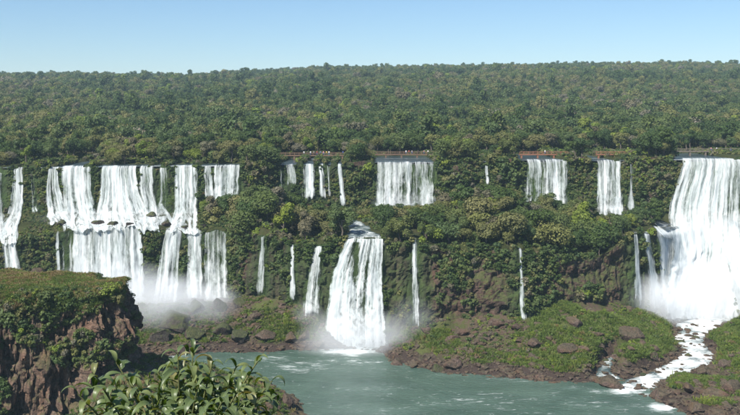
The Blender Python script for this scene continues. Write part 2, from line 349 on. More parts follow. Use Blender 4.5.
# the stream out of the huge fall's pool, and its side arm: x, y, z, half width
STREAM = np.array([[*PX(704, 314, 326)[:2], 1.6, 13], [*PX(694, 328, 303)[:2], 1.3, 6], [*PX(688, 338, 289)[:2], 1.1, 4.2], [*PX(700, 350, 276)[:2], .9, 5.0], [*PX(690, 362, 264)[:2], .7, 5.5],
                   [*PX(668, 370, 257)[:2], .5, 4.0], [*PX(648, 379, 250)[:2], .3, 4.2], [*PX(630, 388, 242)[:2], .06, 6.5]])
ARM = np.array([[*PX(628, 352, 271)[:2], 2.6, .7], [*PX(612, 360, 266)[:2], 1.6, 1.6], [*PX(603, 368, 259)[:2], .8, 2.2], [*PX(610, 379, 250)[:2], .12, 3.4]])
def resample(S, step=0.7):
    seg = np.r_[0, np.cumsum(np.hypot(*np.diff(S[:, :2], axis=0).T))]; n = int(seg[-1] / step)
    q = np.linspace(0, seg[-1], n); R_ = np.stack([np.interp(q, seg, S[:, k]) for k in range(4)], 1)
    k = np.ones(9) / 9; pad = np.pad(R_, ((4, 4), (0, 0)), mode='edge')
    return np.stack([np.convolve(pad[:, j], k, 'valid') for j in range(4)], 1)
STREAM_R, ARM_R = resample(STREAM), resample(ARM)

xs = np.r_[np.linspace(-600, -176, 60), np.arange(-175, 175.1, 0.7), np.linspace(177, 600, 60)]
NC = len(xs)
rows_pts, band = [], {}
def add_band(name, A, B, n, curve=None, last=True):
    i0 = len(rows_pts)
    for k in range(n):
        t = k / (n - 1); y = A[0] * (1 - t) + B[0] * t; z = A[1] * (1 - t) + B[1] * t
        if curve: y, z = curve(t, y, z)
        rows_pts.append(np.stack([xs, y, z], 1))
    band[name] = (i0, len(rows_pts))
yW, zW = at(L_W, xs); yM, zM = at(L_M, xs); yT, zT = at(L_T, xs); yR, zR = at(L_R, xs); yB, zB = at(L_B, xs); yL, zL = at(L_L, xs)
add_band('talus1', (yW - 9, zW - 3.2), (yW, zW + .1), 8)
add_band('talus3', (yW, zW + .1), (yM, zM), 26)
add_band('talus2', (yM, zM), (yT, zT), 24)
add_band('lower', (yT, zT), (yR, zR), 48)
add_band('terrace', (yR, zR), (yB, zB), 34)
add_band('upper', (yB, zB), (yL, zL), 28)
G = np.stack(rows_pts)                      # rows, cols, 3
def hill(x, y):
    g = np.interp(y, [370, 450, 600, 800, 1000, 1300, 1600, 1900, 2250, 3000, 5000, 9000, 20000], [55, 57, 63, 76, 92, 116, 133, 143, 148, 138, 110, 90, 60])
    tilt = np.interp(x / np.maximum(y, 1), [-0.45, -0.2, -0.05, 0.15, 0.45], [0.90, 0.92, 1.07, 1.14, 1.14])
    f = sm(500, 1500, y)
    g = 55 + (g - 55) * (1 + (tilt - 1) * f)
    p = np.stack([x / 260, y / 260, np.zeros_like(x)], -1)
    return g + fbm(p, 3, 91) * 9 * sm(480, 900, y)
def pool_depth(x):
    return np.interp(370 + np.asarray(x, float) / 375 * FPX, [-60, 42, 48, 106, 112, 262, 274, 800], [12, 12, 46, 46, 13, 13, 50, 50])
def ground_plateau(x, y):
    ly, lz = at(L_L, x); s = y - ly
    c = chan(x) * (1 - sm(-2, 8, s - pool_depth(x) + 4 * noise(np.stack([x / 9, y / 9, 0 * x], -1), 5)))
    dry = 1.2 + 0.9 * fbm(np.stack([x / 7, y / 7, 0 * x], -1), 3, 33)
    z = lz + dry * (1 - c) - 0.9 * c
    k = sm(30, 90, s)
    return z * (1 - k) + hill(x, y) * k
t_far = np.r_[np.arange(0, 10, 0.8), np.arange(10, 60, 2), np.arange(60, 180, 6), np.geomspace(180, 9000, 60)]
pl = []
for s in t_far:
    sp = 1 + max(0, s - 30) / 330.0
    X = xs * sp; Y = at(L_L, np.clip(X, -600, 600))[0] + s if s < 60 else at(L_L, xs)[0] + s
    pl.append(np.stack([X, Y, ground_plateau(X, Y)], 1))
PL = np.stack(pl)

# relief: cliffs get pushed in y (ledges, columns), flats in z
def relief(P, ay, az, bump_z=0):
    p = P.copy(); x, y, z = P[..., 0], P[..., 1], P[..., 2]
    n1 = fbm(np.stack([x / 9, y / 9, z / 7], -1), 4, 11)
    n2 = fbm(np.stack([x / 2.2, y / 4, z / 5], -1), 3, 23)
    led = noise(np.stack([x / 30, y * 0, z / 2.6], -1), 41)
    cr = 1 - np.abs(fbm(np.stack([x / 3.4, y / 5, z / 8], -1), 3, 29)) * 2.2
    n2 = n2 + .9 * np.clip(cr, 0, 1) ** 3 + .5 * fbm(np.stack([x / 1.3, y / 1.3, z / 1.8], -1), 2, 83)
    p[..., 1] += ay * (2.1 * n1 + 1.0 * n2 + 0.7 * led + .75 * blocks(x / 2.3, z / 4.2, 201) + .4 * blocks(x / 1.1, z / 1.9, 207))
    p[..., 2] += az * (1.6 * fbm(np.stack([x / 8, y / 8, 0 * x], -1), 4, 53))
    p[..., 0] += 0.5 * ay * fbm(np.stack([x / 4, y / 4, z / 4], -1), 2, 77)
    return p
nrow = len(G); ay = np.zeros(nrow); az = np.zeros(nrow)
for nm, y_, z_ in (('talus1', 0, .6), ('talus3', 0, .9), ('talus2', .1, .8), ('lower', 1, .2), ('terrace', 0.25, .55), ('upper', .8, .1)):
    a, b_ = band[nm]; ay[a:b_] = y_; az[a:b_] = z_
k5 = np.ones(7) / 7
ay = np.convolve(np.pad(ay, 3, mode='edge'), k5, 'valid'); az = np.convolve(np.pad(az, 3, mode='edge'), k5, 'valid')
ay[-1] = ay[-2] = 0; az[-1] = 0
# calmer behind the falls
fm = np.zeros(G.shape[:2])
for t, rows, dn, lb in FALLS:
    r = np.array(rows, float)
    py_ = HZ + (HC - G[..., 2]) / G[..., 1] * FPX; px_ = 370 + G[..., 0] / G[..., 1] * FPX
    l_ = np.interp(py_, r[:, 0], r[:, 1]); rr = np.interp(py_, r[:, 0], r[:, 2])
    fm = np.maximum(fm, (px_ > l_ - 2) * (px_ < rr + 2) * (py_ > r[0, 0] - 6) * (py_ < r[-1, 0] + 4) * (0.35 + .5 * min(1, (r[:, 2] - r[:, 1]).mean() / 20)))
WET = np.clip(fm * 2.2, 0, 1)
for _ in range(6): WET = np.maximum(WET, .97 * np.maximum(np.roll(WET, 1, 1), np.roll(WET, -1, 1)) * .9)
a, b_ = band['lower']; u_ = np.linspace(0, 1, b_ - a)[:, None]
G[a:b_, :, 1] += 2.8 * sm(.45, .72, u_) * (1 - sm(.84, .95, u_)) * (1 - np.clip(WET[a:b_], 0, 1)) * np.clip(.6 + 1.2 * fbm(np.stack([G[a:b_, :, 0] / 13, 0 * G[a:b_, :, 0], 0 * G[a:b_, :, 0]], -1), 2, 401), 0, 1)
GR = relief(G, (ay[:, None] * (1 - fm)), np.broadcast_to(az[:, None] * (1 - 0.8 * fm), fm.shape))
a, b_ = band['terrace']; tt_ = np.sin(np.pi * np.linspace(0, 1, b_ - a))[:, None] ** .7; pxc = 370 + GR[a:b_, :, 0] / GR[a:b_, :, 1] * FPX
GR[a:b_, :, 2] += tt_ * np.interp(pxc, [195, 215, 245, 262, 285, 300, 425, 450, 480, 520, 550, 575, 600], [0, 2.0, 4.0, 5.0, 2.0, 0, 0, 4.5, 6.5, 5.0, 2.5, 3, 0])
# talus mounds and the stream bed
a, b_ = band['talus1'][0], band['talus2'][1]
T = GR[a:b_]
tx, ty = T[..., 0], T[..., 1]
mound = 2.2 * sm(0.0, 0.9, fbm(np.stack([tx / 14, ty / 11, 0 * tx], -1), 3, 61) + .25)
edge = sm(0, 8, G[a:b_, :, 2]) + 0.35
T[..., 2] += 1.1 * fbm(np.stack([tx / 4.5, ty / 4.5, 0 * tx], -1), 3, 63) * sm(1, 3, G[a:b_, :, 2])
T[..., 2] += mound * np.clip(edge, 0, 1) * (G[a:b_, :, 2] > 0.4) * (1 - sm(40, 50, np.arange(b_ - a))[:, None])
def carve(S):
    best = np.full(tx.shape, 1e9); zc = np.zeros(tx.shape); wd = np.ones(tx.shape)
    for q in S[::2]:
        d = np.hypot(tx - q[0], ty - q[1]); m = d < best
        best = np.where(m, d, best); zc = np.where(m, q[2], zc); wd = np.where(m, q[3], wd)
    k = sm(0.75, 1.7, best / (wd + .8))
    tgt = zc - 0.75 + 0.6 * np.clip(best / (wd + .8), 0, 1.2) ** 2
    T[..., 2] = np.where(best < wd * 1.9 + 2, np.minimum(T[..., 2], tgt * (1 - k) + T[..., 2] * k), T[..., 2])
carve(STREAM_R); carve(ARM_R)
GR[a:b_] = T
GR[-1] = PL[0]

def sheet(name, P, m, label, cat, smooth=True, wet=None):
    nr, nc = P.shape[:2]
    o = link(name, mesh(name, P.reshape(-1, 3), grid_faces(nr, nc), m, smooth, attrs=None if wet is None else {'wet': wet.ravel()}))
    return tag(o, label, cat, kind='structure')
talus = sheet('talus_slope', GR[band['talus1'][0]:band['talus2'][1]], M_TALUS, 'grassy rubble slope between the river and the lower cliff', 'slope')
lower = sheet('lower_cliff', GR[band['talus2'][1] - 1:band['lower'][1]], M_CLIFF, 'dark brown overgrown lower cliff above the river slope', 'cliff', False, WET[band['talus2'][1] - 1:band['lower'][1]])
terr = sheet('terrace', GR[band['lower'][1] - 1:band['terrace'][1]], M_FOREST, 'wooded terrace between the two tiers of cliff', 'terrace')
upper = sheet('upper_cliff', GR[band['terrace'][1] - 1:band['upper'][1]], M_CLIFF, 'upper cliff that the upper row of falls drops over', 'cliff', False, WET[band['terrace'][1] - 1:band['upper'][1]])
plat = sheet('forest_hills', PL, M_FOREST, 'forested plateau and hills rising to the skyline', 'hills')

# river
def river(name, x0, x1, y0, y1, step, m, label):
    gx = np.arange(x0, x1 + step, step); gy = np.arange(y0, y1 + step, step)
    X, Y = np.meshgrid(gx, gy); 
    Z = 0.10 * fbm(np.stack([X / 2.4, Y / 1.6, 0 * X], -1), 3, 5)
    F = np.zeros_like(X)
    def blob(px, py, rx, ry, s):
        nonlocal F
        c = PX(px, py, HC * FPX / (py - HZ)); k = HC / (py - HZ)
        F = np.maximum(F, s * np.exp(-(((X - c[0]) / (rx * k)) ** 2 + ((Y - c[1]) / (ry * k * 4)) ** 2)))
    blob(355, 350, 36, 6, 1.0); blob(345, 360, 60, 7, .42); blob(160, 356, 26, 4, .9); blob(300, 366, 44, 7, .46); blob(270, 358, 40, 4, .35)
    blob(632, 391, 22, 5, .95); blob(664, 407, 18, 4, 1.0); blob(690, 413, 24, 3, .5); blob(565, 388, 30, 3, .34); blob(600, 392, 24, 3, .40); blob(520, 395, 60, 8, .18); blob(410, 385, 60, 8, .2); blob(316, 312, 10, 3, .8)
    F = F * (.72 + .75 * fbm(np.stack([X / 5, Y / 3, 0 * X], -1), 4, 67))
    F = np.maximum(F, .17 + .17 * fbm(np.stack([X / 22, Y / 9, 0 * X], -1), 4, 66))
    o = link(name, mesh(name, np.stack([X, Y, Z], -1).reshape(-1, 3), grid_faces(len(gy), len(gx)), m, True, attrs={'foam': F.ravel()}))
    return tag(o, label, 'river', kind='structure')
river('river', -420, 420, 30, 300, 1.2, M_RIVER, 'milky green river in the gorge with drifting foam streaks')
# upper river pools behind the lips
ux = np.arange(-230, 230, 1.5); us = np.r_[0.25, np.arange(0.9, 8, .8), np.arange(8, 75, 2.5)]
U = np.stack([np.stack([ux, at(L_L, ux)[0] + s, at(L_L, ux)[1] + 0.12 * min(1, (s + .4) / 2) + 0.05 * noise(np.stack([ux / 2, 0 * ux + s / 1.2, 0 * ux], -1), 3)], 1) for s in us])
uf = np.clip(0.5 - us / 5, 0.1, .5)[:, None] + 0.25 * sm(.35, .7, noise(np.stack([U[..., 0] / 14, U[..., 1] / 5, 0 * U[..., 0]], -1), 9))
o = link('upper_river', mesh('upper_river', U.reshape(-1, 3), grid_faces(len(us), len(ux)), M_UPPER, True, attrs={'foam': np.clip(uf, 0, 1).ravel()}))
tag(o, 'dark blue upper river just behind the falls lip', 'river', kind='structure')

# rapids
def rapid(name, S, label, foam=0.8, m=M_UPPER):
    n = 15; q = np.linspace(-1, 1, n); V = []; F = []
    d = np.gradient(S[:, :2], axis=0); d /= np.linalg.norm(d, axis=1)[:, None] + 1e-9
    for i, s in enumerate(S):
        nx, ny = d[i, 1], -d[i, 0]; w_ = s[3] * (1 + .25 * noise(np.array([[i / 6, 3.3, 0]]), 7)[0])
        V.append(np.stack([s[0] + nx * q * w_, s[1] + ny * q * w_, np.full(n, s[2]) - 0.5 * np.abs(q) ** 6], 1)); F.append(foam - .35 * np.abs(q) ** 3)
    V = np.stack(V); F = np.stack(F)
    nn = fbm(np.stack([V[..., 0] / 1.6, V[..., 1] / 1.6, 0 * F], -1), 3, 15)
    V[..., 2] += .35 * nn; F = F + .5 * fbm(np.stack([V[..., 0] / 4, V[..., 1] / 4, 0 * F], -1), 3, 19)
    o = link(name, mesh(name, V.reshape(-1, 3), grid_faces(len(S), n), m, True, attrs={'foam': np.clip(F, 0, 1).ravel()}))
    return tag(o, label, 'rapids', kind='structure')
rapid('rapids', STREAM_R, 'white rapids tumbling from the huge right fall to the river', .66)
rapid('rapids', ARM_R, 'small rocky side stream left of the white rapids', .5)
cs = np.array([[*PX(345, 216, 333)[:2], 0, 2.0], [*PX(356, 222, 322)[:2], 0, 3.0], [*PX(360, 229, 306)[:2], 0, 4.3], [*PX(365, 237, 291.5)[:2], 0, 5.6]])
CSR = resample(cs)
def terr_z(x, y):                           # nearest terrace vertex height (grid is fine)
    a, b_ = band['lower'][1] - 1, band['terrace'][1]
    c = np.clip(np.searchsorted(xs, x), 1, NC - 1)
    col = GR[a:b_, c]; return float(np.interp(y, col[:, 1], col[:, 2]))
for r in CSR: r[2] = terr_z(r[0], r[1]) + .35
CSR[:, 2] = np.convolve(np.pad(CSR[:, 2], 8, mode='edge'), np.ones(17) / 17, 'valid')
CSR[-8:, 2] = np.linspace(CSR[-8, 2], at(L_R, CSR[-1, 0])[1] + .3, 8)
rapid('rapids', CSR, 'short white rapids on the terrace feeding the big centre fall', .46)

# ------------------------------------------------------------------ waterfalls
def prof_y(x, z, tier):
    t, r, b_, l = at(L_T, x), at(L_R, x), at(L_B, x), at(L_L, x)
    out = np.empty_like(x)
    for i in range(len(x)):
        zz = [t[1][i], r[1][i], max(b_[1][i], r[1][i] + .6), l[1][i]]; yy = [t[0][i], r[0][i], b_[0][i], l[0][i]]
        out[i] = np.interp(z[i], zz, yy)
    return out
def make_fall(i, tier, rows, dens, label):
    r = np.array(rows, float)
    r[:, 1] -= .7; r[:, 2] += .7
    if (r[0, 2] - r[0, 1]) > 6: r[:, 1] -= .8; r[:, 2] += .8
    thin = np.maximum(0, 3.4 - (r[:, 2] - r[:, 1])) * .22; r[:, 1] -= thin; r[:, 2] += thin
    H = (r[-1, 0] - r[0, 0]) / FPX * 330; Wd = (r[:, 2] - r[:, 1]).max() / FPX * 330
    nv = max(14, int(H / .55)); nu = max(5, int(Wd / .42))
    pyv = np.linspace(r[0, 0], r[-1, 0], nv)
    def ease(k): # smooth interpolation of the side lines
        return np.convolve(np.pad(np.interp(pyv, r[:, 0], r[:, k]), 3, mode='edge'), np.ones(7) / 7, 'valid')
    l_, rr = ease(1), ease(2)
    u = np.linspace(0, 1, nu)
    wig = noise(np.stack([pyv / 5, 0 * pyv + i, 0 * pyv], -1), 3) * .5
    wig2 = noise(np.stack([pyv / 5, 0 * pyv + i + 50, 0 * pyv], -1), 4) * .5
    PXg = (l_ + wig)[:, None] * (1 - u) + (rr + wig2)[:, None] * u; PYg = np.broadcast_to(pyv[:, None], PXg.shape).copy()
    # ragged lip
    lipn = fbm(np.stack([PXg[0] / 4.2, 0 * u + i, 0 * u], -1), 3, 8)
    tt = np.linspace(0, 1, nv)[:, None]
    if tier == 'L' and r[0, 1] < 232:           # follow the uneven rim
        ry, rz = at(L_R, (PXg[0] - 370) / FPX * 321.5); PYg += np.clip(HZ + (HC - rz) / ry * FPX - .6 - r[0, 0], -6, 6)[None] * (1 - tt) ** 1.5
    PYg += lipn[None] * ((2.8 if 13 < i < 18 else 1.6) if tier == 'L' else .8) * min(1, Wd / 8) * (1 - tt) ** 3
    if tier != 'B': PYg += tt ** 5 * (7.5 if r[0, 1] < 200 else 4.0) * fbm(np.stack([PXg[-1] / 5, 0 * u + i, 0 * u], -1), 3, 18)[None]
    d = np.full(PXg.size, 350.0 if tier != 'L' else 305.0)
    px, py = PXg.ravel(), PYg.ravel()
    for _ in range(12):
        x = (px - 370) / FPX * d; z = HC - (py - HZ) / FPX * d
        d = 0.5 * d + 0.5 * prof_y(x, z, tier)
    x = (px - 370) / FPX * d; z = HC - (py - HZ) / FPX * d
    t = np.broadcast_to(np.linspace(0, 1, nv)[:, None], PXg.shape).ravel()
    uu = np.broadcast_to(u[None], PXg.shape).ravel()
    ws = Wd / max(Wd, 1e-6)
    flow_u = uu * Wd + i * 37.3; flow_v = t * H
    rope = fbm(np.stack([flow_u / 1.5, flow_v / 14, 0 * t], -1), 3, 100 + i)
    spl = fbm(np.stack([flow_u / 2.2, flow_v / 2.6, 0 * t], -1), 3, 140 + i)
    off = 0.5 + (1.5 if Wd > 4 else .9) * np.sqrt(t) + (0.9 * rope + (.7 * t) * spl) * min(1, .35 + Wd / 14)
    if tier == 'B': off = off + 1.6 * sm(.2, .4, t)
    y = d - off * sm(0, .05, t + .012)
    lump = fbm(np.stack([flow_u / 5, flow_v / 9, 0 * t], -1), 2, 170 + i)
    if tier == 'B':                        # the huge fall bursts outward on hidden ledges
        burst = sm(.30, .62, t); y -= burst * (1.6 + 1.5 * np.maximum(0, spl) + 2.2 * fbm(np.stack([flow_u / 4.5, flow_v / 5.5, 0 * t], -1), 4, 191))
    de = dens + .30 * lump - 0.10 * (dens < .75) + .12 * t * (dens > .3)
    e = np.minimum(uu, 1 - uu) * Wd
    de = de - .75 * (1 - sm(0, min(1.5, .26 * Wd), e + .25 * noise(np.stack([uu * 0 + i, flow_v / 2.2, (uu > .5) * 9.], -1), 21)))
    if i == 21:                             # dark rock splits the centre fall
        g = np.exp(-(((px - (356 - (py - 250) * .02)) / 3.2) ** 2)) * (py > 242) * (1 - sm(268, 300, py)); de -= 1.0 * g
        g = np.exp(-(((px - (367 - (py - 260) * .06)) / 2.0) ** 2)) * sm(255, 265, py) * (1 - sm(310, 330, py)); de -= .45 * g
    if i == 35: de += .35 * sm(.25, .5, t)
    frag = sm(.45, .95, t) * (.75 if (tier == 'U' and r[0, 1] < 200) else .16 if tier == 'B' else .2) + .22 * sm(.1, .4, t) * min(1, Wd / 10) + (.35 if i in (21,) else 0)
    de = de - .12 + .22 * (Wd < 3.2)
    de = de - .5 * sm(.965, 1.0, t) * (spl > -.1) - (.75 * sm(.84, 1.0, t) if Wd < 8 else 0)
    V = np.stack([x, y, z], 1)
    # roll-over from the pool
    ly, lz = at(L_L if tier != 'L' else L_R, x[:nu])
    pre = np.stack([x[:nu], ly + 2.2, z[:nu] + .45 + .1 * lipn], 1); pre2 = np.stack([x[:nu], ly + .5, z[:nu] + .4 + .12 * lipn], 1)
    V = np.vstack([pre, pre2, V]); de = np.r_[de[:nu] - .45, de[:nu] - .2, de]
    fl = np.stack([np.r_[flow_u[:nu], flow_u[:nu], flow_u], np.r_[np.full(nu, -3.), np.full(nu, -1.2), flow_v], 0 * de], 1)
    o = link('waterfall', mesh('waterfall', V, grid_faces(nv + 2, nu), M_FALL, True, attrs={'dens': de, 'flow': fl, 'frag': np.r_[np.zeros(2 * nu), frag]}))
    tag(o, label, 'waterfall', 'waterfalls')
for i, (t_, r_, d_, lb_) in enumerate(FALLS): make_fall(i, t_, r_, d_, lb_)
# ------------------------------------------------------------------ headland in front on the left
def headland():
    n = 720; th = np.linspace(0, 2 * np.pi, n, endpoint=False)
    cx, cy, A, B, e = -102.5, 211.0, 44.5, 14.0, 0.62
    c, s = np.cos(th), np.sin(th)
    ox = np.sign(c) * np.abs(c) ** e * A; oy = np.sign(s) * np.abs(s) ** e * B
    wob = 1 + .05 * fbm(np.stack([c * 4, s * 4, 0 * c], -1), 3, 5) + .06 * fbm(np.stack([ox / 7, oy / 7, 0 * c], -1), 3, 6)
    ox, oy = ox * wob, oy * wob
    nx, ny = ox / A ** 1.2, oy / B ** 1.2; ln = np.hypot(nx, ny); nx, ny = nx / ln, ny / ln
    flare = 7 + 39 * sm(.2, .95, c) * np.maximum(0, 1) + 9 * sm(.0, .8, -s)
    top, cliff = [], []
    for r in np.linspace(.02, 1, 22):
        x, y = cx + ox * r, cy + oy * r
        z = 34.7 + 1.5 * fbm(np.stack([x / 9, y / 9, 0 * x], -1), 4, 8) - (1.0 + 1.4 * fbm(np.stack([x / 5, y / 5, 0 * x], -1), 2, 9)) * sm(.72, 1, r) + 1.2 * sm(-120, -150, x)
        top.append(np.stack([x, y, z], 1))
    zb = 5 + 11.5 * sm(.45, .98, c)
    for t in np.linspace(0, 1, 72):
        z = (top[-1][:, 2]) * (1 - t) + zb * t
        off = .2 + 1.4 * t
        x, y = cx + ox + nx * off, cy + oy + ny * off
        col = fbm(np.stack([x / 2.4, y / 2.4, z / 13], -1), 4, 31); blk = fbm(np.stack([x / 7, y / 7, z / 6], -1), 3, 37); led = noise(np.stack([x / 25, y / 25, z / 2.4], -1), 39)
        q = (2.9 * col + 2.8 * blk + .9 * led - 1.2 * sm(.15, .6, fbm(np.stack([x / 1.6, y / 1.6, z / 9], -1), 2, 43))) * sm(0, .05, t)
        arc = th * 26; q = q * .7 + (1.3 * blocks(arc / 2.6, z / 5, 301) + .75 * blocks(arc / 1.2, z / 2.2, 307)) * sm(.03, .12, t)
        cr = np.clip(1 - np.abs(fbm(np.stack([x / 3, y / 3, z / 12], -1), 3, 47)) * 2.4, 0, 1) ** 3; q = q + 1.5 * sm(.01, .2, t) - 2.0 * cr * sm(.05, .2, t) + .5 * fbm(np.stack([x, y, z / 1.4], -1), 2, 49) * sm(0, .1, t)
        cliff.append(np.stack([x + nx * q, y + ny * q, z + .4 * blk], 1))
    for t in np.linspace(.05, 1, 26):
        off = 1.6 + flare * t
        x, y = cx + ox + nx * off, cy + oy + ny * off
        z = zb * (1 - t) ** .8 - 2.5 * t
        blk = fbm(np.stack([x / 7, y / 7, z / 6], -1), 3, 37)
        k = 1 - sm(0, .3, t)
        q = (2.6 * fbm(np.stack([x / 2.4, y / 2.4, z / 13], -1), 4, 31) + 2.4 * blk) * k
        z = z + 1.9 * fbm(np.stack([x / 6, y / 6, 0 * x], -1), 4, 51) * sm(0, .2, t)
        cliff.append(np.stack([x + nx * q, y + ny * q, z], 1))
    top, cliff = np.stack(top), np.stack(cliff); cliff[0] = top[-1]
    o = link('headland', mesh('headland', cliff.reshape(-1, 3), grid_faces(len(cliff), n, True)[:, ::-1], M_PROM, False))
    tag(o, 'brown cliff headland with flat grassy top standing in the river', 'headland', kind='structure')
    fc = grid_faces(len(top), n, True)[:, ::-1].tolist() + [list(range(n))[::-1]]
    link('turf_top', mesh('turf_top', top.reshape(-1, 3), fc, M_HEADTOP, True), o)
    return o, top, cliff
HEAD, HTOP, HCLIFF = headland()

# the viewpoint bank the photographer stands on
bx_ = np.linspace(-40, 40, 90); by_ = np.r_[np.arange(-30, 8, .5), np.linspace(8.5, 70, 50)]
X, Y = np.meshgrid(bx_, by_)
Zb = np.interp(Y, [-30, 0, 3, 7, 10, 30, 70], [74, 73.2, 73.0, 72.3, 69, 35, -3]) + .12 * fbm(np.stack([X, Y, 0 * X], -1), 3, 4) * sm(12, 4, Y) + 1.5 * fbm(np.stack([X / 5, Y / 5, 0 * X], -1), 3, 4) * sm(9, 14, Y)
tag(link('viewpoint_bank', mesh('viewpoint_bank', np.stack([X, Y, Zb], -1).reshape(-1, 3), grid_faces(len(by_), len(bx_)), M_BANK, True)), 'earth bank below the viewpoint where the leafy shrub grows', 'bank', kind='structure')

# ------------------------------------------------------------------ foliage building blocks
def leaf_cards(c, nrm, size, rg, asp=(.55, 1.0)):
    n = len(c); nrm = nrm / (np.linalg.norm(nrm, axis=1)[:, None] + 1e-9)
    a = rg.normal(size=(n, 3)); a -= (a * nrm).sum(1)[:, None] * nrm; a /= np.linalg.norm(a, axis=1)[:, None] + 1e-9
    b = np.cross(nrm, a); L = size * rg.uniform(.6, 1.35, n); W_ = L * rg.uniform(*asp, n)
    bend = nrm * (L * rg.uniform(-.25, .25, n))[:, None]
    v = np.stack([c - a * L[:, None] * .5, c + b * W_[:, None] * .5 + bend, c + a * L[:, None] * .5, c - b * W_[:, None] * .45 + bend * .6], 1)
    return v.reshape(-1, 3)
def crown_geo(seed, R, H, nblob, nleaf, leaf, z0, low=.15, flat=1.0):
    rg = np.random.default_rng(seed)
    cs, rs = [], []
    for k in range(nblob):
        a = rg.uniform(0, 2 * np.pi); q = math.sqrt(rg.uniform(0.02, 1)) * .72
        zz = rg.uniform(low, .82)
        sh = (1 - ((zz - .45) / .75) ** 2)
        cs.append((math.cos(a) * q * R * sh, math.sin(a) * q * R * sh, z0 + zz * H)); rs.append(R * rg.uniform(.30, .50))
    cs, rs = np.array(cs), np.array(rs)
    bi = rg.choice(nblob, nleaf, p=rs ** 2 / (rs ** 2).sum())
    d = rg.normal(size=(nleaf, 3)); d[:, 2] += .35; d /= np.linalg.norm(d, axis=1)[:, None]
    rad = rs[bi] * np.where(rg.random(nleaf) < .8, rg.uniform(.82, 1.08, nleaf), rg.uniform(.3, .9, nleaf))
    c = cs[bi] + d * rad[:, None] * np.array([1, 1, .8 * flat])
    nr = d + rg.normal(size=(nleaf, 3)) * .34 + np.array([0, 0, .35])
    v = leaf_cards(c, nr, leaf, rg)
    lv = np.repeat(np.clip(rg.normal(.5, .25, nleaf) + .25 * (rg.random(nblob)[bi] - .5), 0, 1), 4)
    return v, np.arange(nleaf * 4).reshape(-1, 4), lv, cs
def tube(path, rad, k=6):
    path = np.asarray(path, float); n = len(path); V = []
    for i in range(n):
        t = path[min(i + 1, n - 1)] - path[max(i - 1, 0)]; t /= np.linalg.norm(t) + 1e-9
        a = np.cross(t, [0.3, 1, 0.2]); a /= np.linalg.norm(a) + 1e-9; b = np.cross(t, a)
        for j in range(k):
            q = 2 * math.pi * j / k; V.append(path[i] + rad[i] * (a * math.cos(q) + b * math.sin(q)))
    return np.array(V), grid_faces(n, k, True)
def joinv(parts):
    V, F, o = [], [], 0
    for v, f in parts: V.append(v); F += (np.asarray(f) + o).tolist(); o += len(v)
    return np.vstack(V), F
def trunk_geo(seed, z0, H, cs, r):
    rg = np.random.default_rng(seed + 999); top = z0 + H * .45
    p = [(rg.normal() * .15 * (i > 0) * i / 3, rg.normal() * .15 * (i > 0) * i / 3, -0.8 + (top + .8) * i / 5) for i in range(6)]
    parts = [tube(p, [r * (1.15 - .12 * i) for i in range(6)], 6)]
    for c in cs[: 6]:
        s = np.array(p[rg.integers(3, 6)]); m = (s + c) / 2 + np.array([0, 0, -.25]); parts.append(tube([s, m, c], [r * .45, r * .32, r * .12], 5))
    return joinv(parts)

TREE_KINDS = {   # key: leaf material, (radius, crown height, base height), blobs, adjectives
 'dark': ('dark', 3.4, 5.0, 2.6, 9), 'mid': ('mid', 3.6, 4.6, 2.6, 10), 'olive': ('olive', 3.9, 4.0, 2.8, 10), 'dry': ('dry', 3.3, 4.2, 2.6, 9), 'bright': ('bright', 3.2, 4.2, 2.4, 9)}
VAR = {}
for ki, (k, (mk, R, H, z0, nb)) in enumerate(TREE_KINDS.items()):
    VAR[k] = []
    for s in range(3):
        sd_ = 100 + ki * 10 + s
        v, f, lv, cs_ = crown_geo(sd_, R * (.82, 1.0, 1.22)[s], H * (1.35, 1.0, .72)[s], nb + s, 2000, .46, z0)
        cm = mesh('crown_' + k, v, f, LEAF[mk], False, attrs={'leafv': lv})
        tv, tf = trunk_geo(sd_, z0, H, cs_, .26)
        VAR[k].append((cm, mesh('trunk_' + k, tv, tf, M_BARK, True), R * (.9 + .12 * s), z0 + H * (1.1 - .1 * s)))

